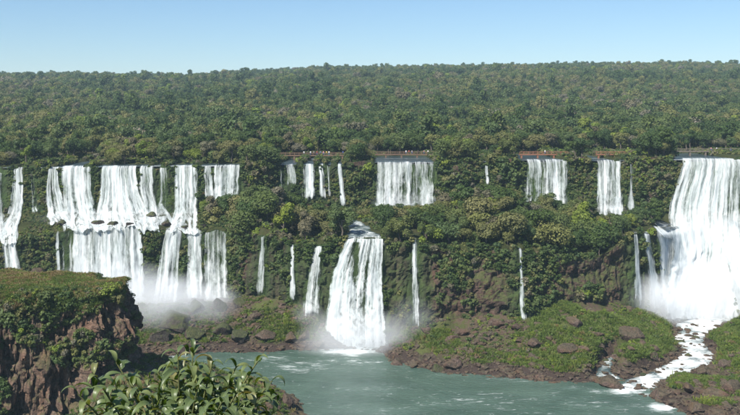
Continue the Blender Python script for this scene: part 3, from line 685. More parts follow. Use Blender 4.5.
def src(name, me):                          # hidden sources that the ground-cover objects instance
    return bpy.data.objects.new(name, me)
def scatter(name, P, scl, rot, idx, sources, label, cat, parent=None):
    me = bpy.data.meshes.new(name); P = np.asarray(P, np.float32)
    me.vertices.add(len(P)); me.vertices.foreach_set('co', P.ravel())
    me.attributes.new('scl', 'FLOAT_VECTOR', 'POINT').data.foreach_set('vector', np.asarray(scl, np.float32).ravel())
    me.attributes.new('rot', 'FLOAT_VECTOR', 'POINT').data.foreach_set('vector', np.asarray(rot, np.float32).ravel())
    me.attributes.new('idx', 'INT', 'POINT').data.foreach_set('value', np.asarray(idx, np.int32))
    o = link(name, me, parent)
    ng = bpy.data.node_groups.new(name, 'GeometryNodeTree')
    ng.interface.new_socket('Geometry', in_out='INPUT', socket_type='NodeSocketGeometry'); ng.interface.new_socket('Geometry', in_out='OUTPUT', socket_type='NodeSocketGeometry')
    N, Lk = ng.nodes, ng.links
    gi, go = N.new('NodeGroupInput'), N.new('NodeGroupOutput')
    g2i = N.new('GeometryNodeGeometryToInstance')
    for s in reversed(sources):
        oi = N.new('GeometryNodeObjectInfo'); oi.inputs['Object'].default_value = s; oi.transform_space = 'ORIGINAL'
        oi.inputs['As Instance'].default_value = True
        Lk.new(oi.outputs['Geometry'], g2i.inputs[0])
    ip = N.new('GeometryNodeInstanceOnPoints'); ip.inputs['Pick Instance'].default_value = True
    def na(nm, ty):
        q = N.new('GeometryNodeInputNamedAttribute'); q.data_type = ty; q.inputs['Name'].default_value = nm
        return q.outputs['Attribute']
    j = N.new('GeometryNodeJoinGeometry')
    for s in list(g2i.inputs[0].links): pass
    # join all sources as separate instances, then pick by index
    N.remove(g2i)
    for s in reversed([n for n in N if n.bl_idname == 'GeometryNodeObjectInfo'][::-1]):
        Lk.new(s.outputs['Geometry'], j.inputs[0])
    Lk.new(gi.outputs[0], ip.inputs['Points']); Lk.new(j.outputs[0], ip.inputs['Instance'])
    Lk.new(na('idx', 'INT'), ip.inputs['Instance Index']); Lk.new(na('scl', 'FLOAT_VECTOR'), ip.inputs['Scale'])
    e2r = N.new('FunctionNodeEulerToRotation'); Lk.new(na('rot', 'FLOAT_VECTOR'), e2r.inputs[0]); Lk.new(e2r.outputs[0], ip.inputs['Rotation'])
    Lk.new(ip.outputs[0], go.inputs[0])
    o.modifiers.new('scatter', 'NODES').node_group = ng
    o['kind'] = 'stuff'
    if parent is None: tag(o, label, cat, kind='stuff')
    return o

# ------------------------------------------------------------------ trees: which spots
LIM = np.array([(-40, 208), (190, 207), (200, 200), (212, 197), (245, 190), (258, 172), (272, 175), (282, 185), (291, 180), (298, 196), (304, 203), (330, 204), (345, 206), (360, 207), (372, 204), (405, 203), (433, 202), (445, 190), (470, 184), (500, 181), (518, 190), (524, 202), (540, 196),
                (546, 186), (553, 197), (567, 203), (575, 190), (590, 200), (596, 214), (622, 214), (640, 204), (655, 200), (668, 212), (700, 225), (760, 225)], float)
LOWER = [(r[0][1] - 1.5, r[0][2] + 1.5, r[0][0]) for t, r, d, l in FALLS if t == 'L']
UPPER = [(r[0][1] - 1, r[0][2] + 1) for t, r, d, l in FALLS if t in 'UB' and d > .08]
def pxy(p): return 370 + p[0] / p[1] * FPX, HZ + (HC - p[2]) / p[1] * FPX
def dist_poly(x, y, S): return np.hypot(S[:, 0] - x, S[:, 1] - y).min()
rt = random.Random(11)
cand = []
def kind_at(x, y, r):
    n = float(noise(np.array([[x / 22, y / 22, 3.]]), 71)[0]) + r.gauss(.06, .48)
    return 'dark' if n < -.42 else 'mid' if n < .12 else 'olive' if n < .62 else 'dry' if n < .86 else 'bright'
# plateau edge
tries = 0; placed = []
while tries < 5200 and len(placed) < 330:
    tries += 1
    s = rt.uniform(1.5, 70); x = rt.uniform(-185, 190); ly, lz = at(L_L, x); y = ly + s
    px = 370 + x / y * FPX
    if px < -25 or px > 765: continue
    pd = float(pool_depth(x)) - 1
    if s < pd and any(a - 4 < 370 + x / ly * FPX < b + 4 for a, b in UPPER) : continue
    if s < pd and any(a - 6 < px < b + 6 for a, b in UPPER): continue
    if any(math.hypot(x - q[0], y - q[1]) < 3.1 + .016 * s for q in placed): continue
    z = float(ground_plateau(np.array([x]), np.array([y]))[0])
    placed.append((x, y)); sc = rt.uniform(.75, 1.25) * (1 if s > 8 else .8) * (1.1 if s > 44 else 1)
    if s < pd and any(a - 14 < px < b + 14 for a, b in UPPER): sc *= .72
    cand.append(['plateau', x, y, z, sc, kind_at(x, y, rt), px])
for px, s, sc in ((643, 3, 1.25), (651, 2, 1.45), (659, 3, 1.6), (667, 2.5, 1.55), (674, 4, 1.3), (655, 8, 1.6), (582, 2, 1.3), (575, 4, 1.2), (445, 2, 1.35), (455, 3, 1.4), (466, 2, 1.25), (262, 3, 1.3), (254, 2, 1.2), (272, 3, 1.2), (357, 3, 1.2), (508, 3, 1.3)):
    y = 372 + s; x = (px - 370) / FPX * y; y = float(at(L_L, x)[0]) + s
    cand.append(['plateau', x, y, float(ground_plateau(np.array([x]), np.array([y]))[0]) - 1.2, sc, 'dark' if px > 560 or px % 3 == 0 else 'mid', px])
placed = []; tries = 0
a_, b_ = band['lower'][1] - 1, band['terrace'][1]
TG = GR[a_:b_]
while tries < 6000 and len(placed) < 260:
    tries += 1
    i = rt.randrange(2, TG.shape[0] - 2); j = rt.randrange(0, NC)
    x, y, z = TG[i, j]; px, py = 370 + x / y * FPX, HZ + (HC - z) / y * FPX
    if px < -20 or px > 658: continue
    if px < 203 and not (26 < px < 50 and i > 20 and False): continue
    lim = np.interp(px, LIM[:, 0], LIM[:, 1])
    hmax = z_top = (HC - (lim - HZ) / FPX * y) - z
    if hmax < 2.2: continue
    fr = y - at(L_R, x)[0]
    if fr < 10 and any(a - 3.5 < px < b + 3.5 for a, b, l in LOWER): continue
    if dist_poly(x, y, CSR) < 6: continue
    h = min(hmax, rt.uniform(4.5, 12.0)); sc = h / 7.4
    if any(math.hypot(x - q[0], y - q[1]) < 2.2 + 1.6 * sc for q in placed): continue
    placed.append((x, y)); cand.append(['terrace', x, y, z - .2 - 1.3 * sc, sc * 1.12, kind_at(x, y, rt), px])
# rank by how much of each shows (coarse painter's pass), keep the 290 that show largest
cand.sort(key=lambda c: c[2])
buf = np.full((210, 370), -1, int)
gy_, gx_ = np.mgrid[0:210, 0:370]; gx_ = gx_ * 2 + 1; gy_ = gy_ * 2 + 1
for n_, c in enumerate(cand):
    z0 = c[3]; zone, x, y, z, sc, k, px = c; R, Ht = 3.5 * sc, 7.2 * sc
    ppx, ppy = pxy((x, y, z + .62 * Ht)); rr = R / y * FPX; rh = .36 * Ht / y * FPX
    m = (((gx_ - ppx) / rr) ** 2 + ((gy_ - ppy) / rh) ** 2 < 1) & (buf < 0); buf[m] = n_
cnt = np.bincount(buf[buf >= 0], minlength=len(cand))
order = np.argsort(-cnt); keep = set(int(k) for k in order[:285] if cnt[k] >= 6)
rest = [c for n_, c in enumerate(cand) if n_ not in keep]
ADJ = {'dark': 'dark green dense tree', 'mid': 'leafy mid-green tree', 'olive': 'olive-green spreading tree', 'dry': 'brownish half-bare tree', 'bright': 'bright yellow-green tree'}
ORD = ['first', 'second', 'third', 'fourth', 'fifth', 'sixth', 'seventh', 'eighth', 'ninth', 'tenth', 'eleventh', 'twelfth', 'thirteenth', 'fourteenth', 'fifteenth', 'sixteenth', 'seventeenth', 'eighteenth', 'nineteenth', 'twentieth']
def region(zone, px, s):
    if zone == 'plateau':
        R_ = [(50, 'above the far left falls'), (105, 'behind the blue upper left pool'), (170, 'above the broad upper left falls'), (245, 'above the comb-like upper left fall'), (283, 'in the wooded gap left of the long footbridge'),
              (345, 'behind the long brown footbridge'), (376, 'between long footbridge and striped curtain fall'), (436, 'behind the broad striped curtain fall'), (480, 'right of the broad striped curtain fall'), (524, 'left of the rust-red footbridge'), (570, 'behind the rust-red footbridge'),
              (596, 'between the two-lobed and square falls'), (640, 'above the square striped fall'), (684, 'on the dark bluff left of the huge fall'), (999, 'behind the huge right fall')]
    else:
        R_ = [(232, 'above the lower left trio of falls'), (262, 'above the first thin middle fall'), (300, 'above the dark thin-fall cliff'), (340, 'left above the big centre fall'), (385, 'behind the big centre fall'), (420, 'above the slender fall right of centre'), (450, 'below the striped curtain fall'),
              (490, 'on the central wooded hump'), (520, 'above the solitary thread fall'), (570, 'below the two-lobed fall'), (600, 'on the ledge left of the square fall'), (640, 'below the square striped fall'), (999, 'left of the huge fall on the ledge')]
    for a, t in R_:
        if px < a: return t
bag = {}
for n_ in sorted(keep):
    c = cand[n_]; bag.setdefault((c[5], region(c[0], c[6], 0)), []).append(c)
for (k, reg), L in bag.items():
    L.sort(key=lambda c: c[6])
    for q, (zone, x, y, z, sc, kk, px) in enumerate(L):
        lab = f'{ADJ[k]} {reg}' + ('' if len(L) == 1 else f', {ORD[q]} from left')
        e = link('broadleaf_tree', None, None, (x, y, z)); e.rotation_euler = (0, 0, rt.uniform(0, 6.28)); e.scale = (sc * rt.uniform(.9, 1.15), sc * rt.uniform(.9, 1.15), sc * rt.uniform(.9, 1.1))
        tag(e, lab, 'tree', 'trees on the cliff tops')
        cm, tm, _, _ = VAR[k][rt.randrange(3)]
        link('crown', cm, e); link('trunk', tm, e)

# ------------------------------------------------------------------ far forest (one mass)
FSRC, FW = [], []
for ki, (k, wgt) in enumerate((('dark', .20), ('mid', .34), ('olive', .27), ('dry', .12), ('bright', .07))):
    for s in range(2):
        mk, R, H, z0, nb = TREE_KINDS[k]
        v, f, lv, _c = crown_geo(500 + ki * 7 + s, R * (.9, 1.2)[(s + ki) % 2], H * (1.35, .75)[(s + ki) % 2], nb + (0, 3)[s], 900, .64, z0 - 1.2)
        FSRC.append(src('forest_source', mesh('forest_source', v, f, LEAF[mk], False, attrs={'leafv': lv}))); FW.append(wgt / 2)
v, f, lv, _c = crown_geo(590, 3.3, 4.6, 9, 260, .5, 1.6); FSRC.append(src('forest_source', mesh('forest_source', v, f, LEAF['grey'], False, attrs={'leafv': lv})))
fp, fs, fi = [], [], []
def forest_rows():
    y = 425.0
    while y < 2500:
        sp = 5.6 if y < 600 else 6.4 if y < 1000 else 8.2 if y < 1500 else 10.5
        w_ = .47 * y + 50; n = int(2 * w_ / sp)
        yield y, sp, np.linspace(-w_, w_, n)
        y += sp * .9
for y, sp, X in forest_rows():
    x = X + rng.uniform(-.5, .5, len(X)) * sp; yy = y + rng.uniform(-.5, .5, len(X)) * sp
    yy = np.maximum(yy, at(L_L, np.clip(x, -600, 600))[0] + 66)
    z = ground_plateau(x, yy) - 1.3
    p = noise(np.stack([x / 60, yy / 60, 0 * x], -1), 71) + rng.normal(.05, .46, len(x))
    k = np.digitize(p, [-.48, .08, .55, .80]); 
    k = np.where((k == 4) & (rng.random(len(x)) < .4), 1, k)
    fi.append(np.where(rng.random(len(x)) < .012, 10, k * 2 + rng.integers(0, 2, len(x)))); fp.append(np.stack([x, yy, z], 1))
    s = rng.uniform(.75, 1.4, len(x)) * (sp / 5.6) ** .62 * np.where((rng.random(len(x)) < .07) & (yy < 1500), 1.5, 1)
    fs.append(np.stack([s, s, s * rng.uniform(.85, 1.25, len(x))], 1))
for c in rest:
    fp.append(np.array([[c[1], c[2], c[3]]])); fs.append(np.full((1, 3), c[4])); fi.append(np.array([list(TREE_KINDS).index(c[5]) * 2]))
fp, fs, fi = np.vstack(fp), np.vstack(fs), np.concatenate(fi)
fr = np.zeros_like(fp); fr[:, 2] = rng.uniform(0, 6.28, len(fp))
scatter('forest', fp, fs, fr, fi, FSRC, 'unbroken subtropical forest covering the hills up to the skyline', 'forest')

# ------------------------------------------------------------------ bushes, creepers and grass
def bush_mesh(seed, mk, R=1.0, n=170, leaf=.34, H=1.1):
    v, f, lv, _c = crown_geo(seed, R, H, 6, n, leaf, -.25, 0.0, .9)
    return mesh('bush_' + mk, v, f, LEAF[mk], False, attrs={'leafv': lv})
BSRC = [src('bush_source', bush_mesh(700 + i, mk)) for i, mk in enumerate(('dark', 'mid', 'olive', 'mid', 'dry', 'bright'))]
def tuft_mesh(seed, mk, n=90):
    rg = np.random.default_rng(seed); V = []
    for _ in range(n):
        a = rg.uniform(0, 6.28); r = abs(rg.normal(0, .5)); b = np.array([math.cos(a) * r, math.sin(a) * r, -.05]); h = rg.uniform(.25, .75); l = rg.normal(0, .3, 2)
        w_ = rg.uniform(.05, .11); q = rg.uniform(0, 6.28); t = np.array([math.cos(q), math.sin(q), 0]) * w_
        tip = b + np.array([l[0], l[1], h]); mid = (b + tip) / 2 + np.array([0, 0, .1])
        V += [b - t, b + t, mid + t * .8, mid - t * .8, mid - t * .8, mid + t * .8, tip + t * .15, tip - t * .15]
    V = np.array(V)
    return mesh('tuft_' + mk, V, np.arange(len(V)).reshape(-1, 4), LEAF[mk], False, attrs={'leafv': np.repeat(rg.random(n), 8)})
GSRC = [src('tuft_source', tuft_mesh(800 + i, mk)) for i, mk in enumerate(('grass', 'grass', 'hay', 'bright'))]
def in_fall(px, py, pad=1.5, tiers='ULB', topad=3):
    m = np.zeros(len(px), bool)
    for t, rows, dn, lb in FALLS:
        if t not in tiers or dn < .08: continue
        r = np.array(rows, float)
        l_ = np.interp(py, r[:, 0], r[:, 1]); rr = np.interp(py, r[:, 0], r[:, 2])
        m |= (px > l_ - pad) & (px < rr + pad) & (py > r[0, 0] - topad) & (py < r[-1, 0] + 1)
    return m
def sample_sheet(P, n, rg):
    nr, nc = P.shape[:2]
    ar = np.linalg.norm(np.cross(P[1:, :-1] - P[:-1, :-1], P[:-1, 1:] - P[:-1, :-1]), axis=-1)
    cxm = P[:-1, :-1]; vis = np.abs(cxm[..., 0]) < .47 * cxm[..., 1] + 8
    ar = ar * vis; k = rg.choice(ar.size, n, p=(ar / ar.sum()).ravel()); i, j = np.divmod(k, nc - 1)
    u, v = rg.random(n)[:, None], rg.random(n)[:, None]
    p = P[i, j] * (1 - u) * (1 - v) + P[i, j + 1] * u * (1 - v) + P[i + 1, j] * (1 - u) * v + P[i + 1, j + 1] * u * v
    nn = np.cross(P[i, j + 1] - P[i, j], P[i + 1, j] - P[i, j]); nn /= np.linalg.norm(nn, axis=1)[:, None] + 1e-9
    return p, nn
rb = np.random.default_rng(21)
cp, csz, ci = [], [], []
def bush_on(P, n, thr, scale, seed, pad=-.3, kinds=(.26, .28, .22, .12, .08, .04), out=.3, flt=None, topad=3, freq=9.0):
    p, nn = sample_sheet(P, n, rb)
    px = 370 + p[:, 0] / p[:, 1] * FPX; py = HZ + (HC - p[:, 2]) / p[:, 1] * FPX
    dn = fbm(np.stack([p[:, 0] / freq, p[:, 1] / freq, p[:, 2] / (freq * .8)], -1), 3, seed)
    ok = (dn > thr(px, py) if callable(thr) else dn > thr) & ~in_fall(px, py, pad, 'ULB', topad)
    if flt is not None: ok &= flt(p, px, py)
    p, nn = p[ok], nn[ok]; s = rb.uniform(*scale, len(p)) * (1 + .5 * np.clip(dn[ok], 0, 1))
    nn = np.where((nn[:, 1] > 0)[:, None], -nn, nn)
    cp.append(p - np.array([0, out, 0]) * s[:, None] * .6); csz.append(np.stack([s, s, s * rb.uniform(.8, 1.15, len(p))], 1))
    kn = fbm(np.stack([p[:, 0] / 14, p[:, 1] / 14, p[:, 2] / 10], -1), 2, seed + 5) + rb.normal(0, .35, len(p))
    ci.append(np.digitize(kn, np.quantile(kn, np.cumsum(kinds)[:-1])))
LC = GR[band['talus2'][1] - 1:band['lower'][1]]; UC = GR[band['terrace'][1] - 1:band['upper'][1]]
def thr_low(px, py):
    base = np.interp(px, [-40, 150, 235, 245, 335, 390, 400, 420, 560, 575, 640, 660, 760], [-.35, -.35, -.25, .15, .17, .06, -.06, -.16, -.14, .14, .12, -.05, 0])
    return base + np.interp(py, [235, 262, 300], [-.25, -.05, .08])
bush_on(LC, 6500, lambda px, py: thr_low(px, py) + .04, (.6, 1.9), 201, .9)
bush_on(UC, 6500, lambda px, py: np.interp(px, [-40, 240, 250, 420, 440, 760], [-.05, -.05, -.25, -.2, -.35, -.3]), (.6, 1.4), 207)
# the wooded gaps between the upper falls: bigger growth over the cliff
bush_on(UC, 900, -.3, (1.4, 2.6), 211, 7, out=.9, flt=lambda p, px, py: ((px > 245) & (px < 284)) | ((px > 436) & (px < 522)) | ((px > 570) & (px < 594)) | ((px > 638) & (px < 676)) | ((px > 348) & (px < 372)))
nearfall_L = lambda p, px: np.array([dist_poly(a, b, CSR) > 4.5 for a, b in p[:, :2]])
bush_on(TG, 4200, -.2, (.7, 1.9), 217, 2.0, flt=lambda p, px, py: (px > 203) & (px < 672) & (py > np.interp(px, LIM[:, 0], LIM[:, 1]) + 2) & nearfall_L(p, px), topad=8)
bush_on(TG, 14000, -.3, (.4, 1.0), 219, .5, flt=lambda p, px, py: (px < 62) | ((px > 141) & (px < 165)) | ((px > 198) & (px < 250) & (py > 215)), topad=3)
bush_on(PL[:16], 3400, -.4, (.6, 1.5), 223, .6, flt=lambda p, px, py: (chan(p[:, 0]) < .25) | (p[:, 1] - at(L_L, p[:, 0])[0] > pool_depth(p[:, 0]) + 1), topad=14)
bush_on(PL[16:36], 6000, -.6, (.9, 1.9), 225, -50, flt=lambda p, px, py: ~((chan(p[:, 0]) > .05) & (p[:, 1] - at(L_L, p[:, 0])[0] < pool_depth(p[:, 0]) + 3)), topad=20)
TA = GR[band['talus1'][0]:band['talus2'][1]]
def dry_bed(p): return np.array([dist_poly(a, b, STREAM_R) > 6.5 and dist_poly(a, b, ARM_R) > 3 for a, b in p[:, :2]])
bush_on(TA, 5200, -.08, (.35, 1.1), 231, 1.0, (.12, .28, .22, .14, .06, .18), .0, lambda p, px, py: (p[:, 2] > 1.8) & dry_bed(p) & ((px > 262) | (rb.random(len(px)) < .5)), 3, 9.0)
# headland growth
bush_on(HCLIFF[:70], 5200, lambda px, py: np.interp(py, [285, 305, 330, 350], [-.5, -.18, .13, .18]), (.4, 1.3), 241, 0, flt=lambda p, px, py: (p[:, 1] < 212) & (px > -30), topad=-500)
bush_on(HCLIFF[72:], 2600, -.25, (.4, 1.0), 245, 0, flt=lambda p, px, py: (p[:, 2] > 2.2) & (p[:, 1] < 230), topad=-500)
bush_on(HTOP, 3000, lambda px, py: np.interp(py, [274, 280, 286, 292], [.5, .25, -.05, -.3]) - .12 * sm(85, 105, px), (.35, 1.0), 247, 0, topad=-500)
cp, csz, ci = np.vstack(cp), np.vstack(csz), np.concatenate(ci)
cr = np.stack([rb.uniform(-.3, .3, len(cp)), rb.uniform(-.3, .3, len(cp)), rb.uniform(0, 6.28, len(cp))], 1)
scatter('undergrowth', cp, csz, cr, ci, BSRC, 'tangled bushes and creepers over the cliffs and ledges', 'undergrowth')
# grass
cp, csz, ci = [], [], []
bush_on(TA, 26000, lambda px, py: np.interp(px, [380, 400, 520, 550], [-.28, .04, .02, -.32]), (.55, 1.25), 251, .5, (.42, .40, .04, .14), 0, lambda p, px, py: (p[:, 2] > 2.0) & dry_bed(p) & ((px > 262) | (rb.random(len(px)) < .45)), 3, 12.0)
bush_on(HTOP, 7500, -.9, (.4, .9), 257, 0, (.3, .25, .40, .05), 0, None, -500)
bush_on(HCLIFF[:9], 2400, -.5, (.4, .9), 259, 0, (.3, .3, .35, .05), 0, None, -500)
bush_on(HCLIFF[72:], 3000, -.4, (.5, 1.0), 261, 0, (.4, .3, .2, .1), 0, lambda p, px, py: p[:, 2] > 1.8, -500)
bush_on(UC, 2600, .0, (.5, 1.0), 263, 1, (.4, .3, .2, .1), .1, lambda p, px, py: px < 250, 3)
cp, csz, ci = np.vstack(cp), np.vstack(csz), np.concatenate(ci)
cr = np.stack([rb.uniform(-.2, .2, len(cp)), rb.uniform(-.2, .2, len(cp)), rb.uniform(0, 6.28, len(cp))], 1)
scatter('grass', cp, csz, cr, ci, GSRC, 'rough green and straw-coloured grass on slope and headland', 'grass')
#@@PART3
# ------------------------------------------------------------------ rocks
def rock_mesh(seed, m, sub=2, sq=.75):
    bm = bmesh.new(); bmesh.ops.create_icosphere(bm, subdivisions=sub, radius=1.0)
    P = np.array([v.co[:] for v in bm.verts]); rg = np.random.default_rng(seed)
    for _ in range(13):                      # chop with random planes: angular faces
        n = rg.normal(size=3); n /= np.linalg.norm(n); d = rg.uniform(.38, .78); k = P @ n; P = P - np.outer(np.maximum(0, k - d), n) * .96
    P *= 1.3 + .22 * fbm(P * 1.9 + seed, 4, seed)[:, None]
    P *= np.array([1.0, rg.uniform(.75, 1.0), sq])
    for v, p in zip(bm.verts, P): v.co = p
    me = bpy.data.meshes.new('rock'); bm.to_mesh(me); bm.free(); me.materials.append(m)
    me.polygons.foreach_set('use_smooth', np.zeros(len(me.polygons), bool)); return me
R_SMALL = [rock_mesh(i, M_ROCK, 1) for i in range(6)]
R_BIG = [rock_mesh(20 + i, M_ROCK, 3, .8) for i in range(4)]
R_WET = [rock_mesh(40 + i, M_WET, 3, .8) for i in range(4)]
def surf(P, px, py):                        # the point of a sheet seen at a photo pixel (nearest vertex)
    q = 370 + P[..., 0] / P[..., 1] * FPX - px; r = HZ + (HC - P[..., 2]) / P[..., 1] * FPX - py
    k = np.argmin(q * q + r * r); return P.reshape(-1, 3)[k]
BOULDERS = [  # sheet, px, py of the base centre, width px, tall, kind, label
 (TA, 176, 322, 36, .8, 'w', 'large rounded dark boulder in the mist below the lower left trio'),
 (TA, 198, 310, 22, .85, 'w', 'upright grey boulder at the foot of the middle lower left fall'),
 (TA, 219, 306, 20, .8, 'w', 'brown boulder at the foot of the striped lower left fall'),
 (TA, 240, 306, 18, .7, 'w', 'brown boulder beside grass right of the lower left trio'),
 (TA, 160, 340, 26, .7, 'w', 'low dark boulder nearest the headland in the misty heap'),
 (TA, 193, 338, 24, .7, 'w', 'dark boulder with white trickles in the middle of the misty heap'),
 (TA, 218, 332, 22, .7, 'w', 'dark boulder below the brown one in the misty heap'),
 (TA, 240, 340, 24, .6, 'w', 'broad low boulder at the right of the misty heap'),
 (TA, 266, 338, 20, .6, 'b', 'brown boulder on the shore left of the curved fall'),
 (TA, 290, 340, 18, .65, 'b', 'brown shore boulder below the thin grey fall'),
 (TA, 306, 338, 16, .7, 'b', 'brown boulder at the foot of the curved fall'),
 (TA, 318, 346, 14, .6, 'b', 'small boulder touching the big centre fall pool'),
 (TA, 255, 318, 14, .6, 'b', 'boulder under the first thin middle fall'),
 (TA, 398, 364, 16, .6, 'b', 'first brown shore boulder right of the big centre fall'),
 (TA, 414, 366, 14, .6, 'b', 'flat shore boulder below the slender fall'),
 (TA, 438, 371, 16, .75, 'w', 'dark angular boulder at the waterline right of centre'),
 (TA, 456, 368, 20, .7, 'b', 'pale brown pointed boulder beside the dark angular one'),
 (TA, 462, 334, 16, .6, 'b', 'brown boulder in the grass below the central cliff'),
 (TA, 495, 326, 18, .7, 'b', 'brown boulder left of the solitary thread fall'),
 (TA, 536, 344, 16, .6, 'b', 'boulder in yellow grass right of the thread fall'),
 (TA, 575, 326, 22, .5, 'b', 'rock outcrop on the bright green slope'),
 (TA, 632, 336, 26, .7, 'b', 'big brown boulder set in the green slope by the rapids'),
 (TA, 570, 350, 20, .5, 'b', 'brown ledge rock low on the green slope'),
 (TA, 612, 384, 30, .45, 'b', 'flat brown rock slab left of the rapids mouth'),
 (TA, 684, 322, 10, .8, 'w', 'wet grey boulder in spray at the foot of the huge fall'),
 (TA, 668, 324, 8, .8, 'w', 'small wet boulder left of the huge fall pool'),
 (TA, 716, 312, 18, .6, 'w', 'dark boulder on the bank right of the huge fall pool'),
 (TA, 680, 343, 12, .7, 'w', 'dark boulder splitting the upper rapids'),
 (TA, 664, 374, 9, .6, 'w', 'low dark rock in the lower rapids'),
 (TA, 642, 376, 10, .6, 'w', 'dark rock on the left side of the rapids mouth'),
 (TA, 697, 340, 8, .7, 'w', 'small dark rock at the right side of the upper rapids'),
 (TA, 606, 362, 9, .6, 'w', 'dark rock in the small side stream'),
 (TA, 690, 357, 10, .7, 'w', 'dark boulder in the right arm of the rapids'),
 (TA, 672, 349, 11, .6, 'w', 'dark boulder in the left arm of the rapids'),
 (TA, 702, 371, 18, .65, 'b', 'brown boulder on the right bank below the grass'),
 (TA, 724, 366, 18, .65, 'b', 'brown boulder at the right edge of the rocky bank'),
 (TA, 660, 394, 18, .6, 'b', 'brown rock right of the rapids mouth'),
 (TA, 690, 392, 20, .6, 'b', 'dark brown rock in the middle of the right bank rubble'),
 (TA, 716, 398, 22, .6, 'b', 'large brown rock low on the right bank'),
 (TA, 734, 388, 20, .7, 'b', 'reddish rock at the right edge of the photo'),
 (TA, 700, 412, 22, .5, 'b', 'rock at the bottom edge on the right bank'),
 (TG, 97, 224, 12, .8, 'w', 'dark rock below the green strip between upper left falls'),
 (TG, 113, 225, 11, .7, 'w', 'dark rock on the step right of the green strip'),
 (TG, 150, 216, 11, .7, 'w', 'dark rock splitting the zigzag rivulets'),
 (TG, 168, 226, 11, .7, 'w', 'dark rock at the end of the zigzag rivulets'),
 (TG, 202, 228, 12, .7, 'w', 'dark rock on the step above the lower trio'),
 (TG, 184, 228, 9, .7, 'w', 'dark rock in the foam between two of the lower trio'),
 (TG, 130, 226, 9, .7, 'w', 'dark rock at the lip of the widest lower left curtain'),
 (TG, 60, 224, 11, .7, 'w', 'brown rock on the step left of the widest lower curtain'),
 (HTOP, 38, 272, 12, .9, 'b', 'lone reddish boulder on the grassy headland top'),
 (HCLIFF, 288, 404, 24, .75, 'b', 'brown boulder at the waterline right of the leafy shrub'),
 (HCLIFF, 268, 408, 16, .7, 'b', 'smaller brown rock between shrub and waterline boulder'),
 (HCLIFF, 276, 398, 12, .7, 'b', 'pale brown rock on top of the waterline rocks'),
]
rr_ = random.Random(5)
for P, px, py, wpx, tall, k, lab in BOULDERS:
    p = surf(P, px, py); r = wpx / FPX * p[1] * .5 * (1.0 if px < 250 and P is TA else 1)
    o = link('boulder', (R_WET if k == 'w' else R_BIG)[rr_.randrange(4)], None, (p[0], p[1], p[2] + .15 * r)); o.scale = (r, r * .9, r * tall * 1.15); o.rotation_euler = (rr_.uniform(-.2, .2), rr_.uniform(-.2, .2), rr_.uniform(0, 6.28))
    tag(o, lab, 'boulder', 'boulders by the water')
# loose stones of the slope: 280 larger ones as parts, the small rubble as one mass
def stones(P, n, rg, keepf, smin, smax):
    p, nn = sample_sheet(P, n, rg); p = p[keepf(p)]
    return p, rg.uniform(0, 1, len(p)) ** 2.5 * (smax - smin) + smin
rs_ = np.random.default_rng(33)
def shore(p):
    px = 370 + p[:, 0] / p[:, 1] * FPX; k = fbm(np.stack([p[:, 0] / 9, p[:, 1] / 9, 0 * p[:, 0]], -1), 3, 300)
    right = (px > 650) & (p[:, 1] < 262); left = (px > 140) & (px < 335)
    k = k + .35 * (left & (px < 260))
    return (p[:, 2] > -.6) & ((p[:, 2] < 2.0 + 1.5 * k) | (right & (k > -.45)) | (left & (k > -.1)) | ((px > 375) & (px < 545) & (k > -.12) & (p[:, 2] < 9)) | (k > .42)) & (px > 140)
p, s = stones(TA, 22000, rs_, shore, .28, 1.7)
od = np.argsort(-s / p[:, 1]); big, small = od[:190], od[190:9000]
for q in big:
    o = link('rock', R_SMALL[rr_.randrange(6)], talus, tuple(p[q])); r = float(s[q]) * .95
    o.scale = (r * rr_.uniform(.8, 1.3), r, r * rr_.uniform(.55, .95)); o.rotation_euler = (rr_.uniform(-.3, .3), rr_.uniform(-.3, .3), rr_.uniform(0, 6.28))
pr, nr_ = sample_sheet(TA, 900, rs_); qx = 370 + pr[:, 0] / pr[:, 1] * FPX; pr = pr[(pr[:, 2] > 2.2) & (qx > 390) & (qx < 735) & dry_bed(pr) & (fbm(np.stack([pr[:, 0] / 9, pr[:, 1] / 9, 0 * qx], -1), 3, 322) > .02)][:48]
for q in pr:                                # outcrops half sunk in the grass
    o = link('rock', R_BIG[rr_.randrange(4)], talus, (q[0], q[1], q[2] - .1)); r = rr_.uniform(.7, 2.1); o.scale = (r * rr_.uniform(.9, 1.5), r * .9, r * rr_.uniform(.5, .9)); o.rotation_euler = (rr_.uniform(-.3, .3), rr_.uniform(-.3, .3), rr_.uniform(0, 6.28))
for k in range(60):                         # stones breaking the rapids
    S_ = STREAM_R if k < 46 else ARM_R; q = S_[rr_.randrange(int(len(S_) * .12), len(S_) - 2)]; r = rr_.uniform(.35, 1.15)
    o = link('rock', R_SMALL[rr_.randrange(6)], talus, (q[0] + rr_.uniform(-1, 1) * q[3], q[1] + rr_.uniform(-1, 1) * q[3], q[2] + .1 * r)); o.scale = (r * 1.2, r, r * .75); o.rotation_euler = (0, 0, rr_.uniform(0, 6.28))
RS = [src('rubble_source', m) for m in R_SMALL]
s2 = s[small] * .8
scatter('rubble', p[small], np.stack([s2 * rs_.uniform(.8, 1.4, len(s2)), s2, s2 * .75], 1), np.stack([0 * s2, 0 * s2, rs_.uniform(0, 6.28, len(s2))], 1), rs_.integers(0, 6, len(s2)), RS, '', '', talus)
ps, ss = stones(HCLIFF[72:], 1500, rs_, lambda p: (p[:, 2] < 3.2) & (p[:, 2] > -.5) & (p[:, 0] > -60), .3, 1.3)
scatter('rubble', ps, np.stack([ss, ss, ss * .75], 1), np.stack([0 * ss, 0 * ss, rs_.uniform(0, 6.28, len(ss))], 1), rs_.integers(0, 6, len(ss)), RS, '', '', HEAD)

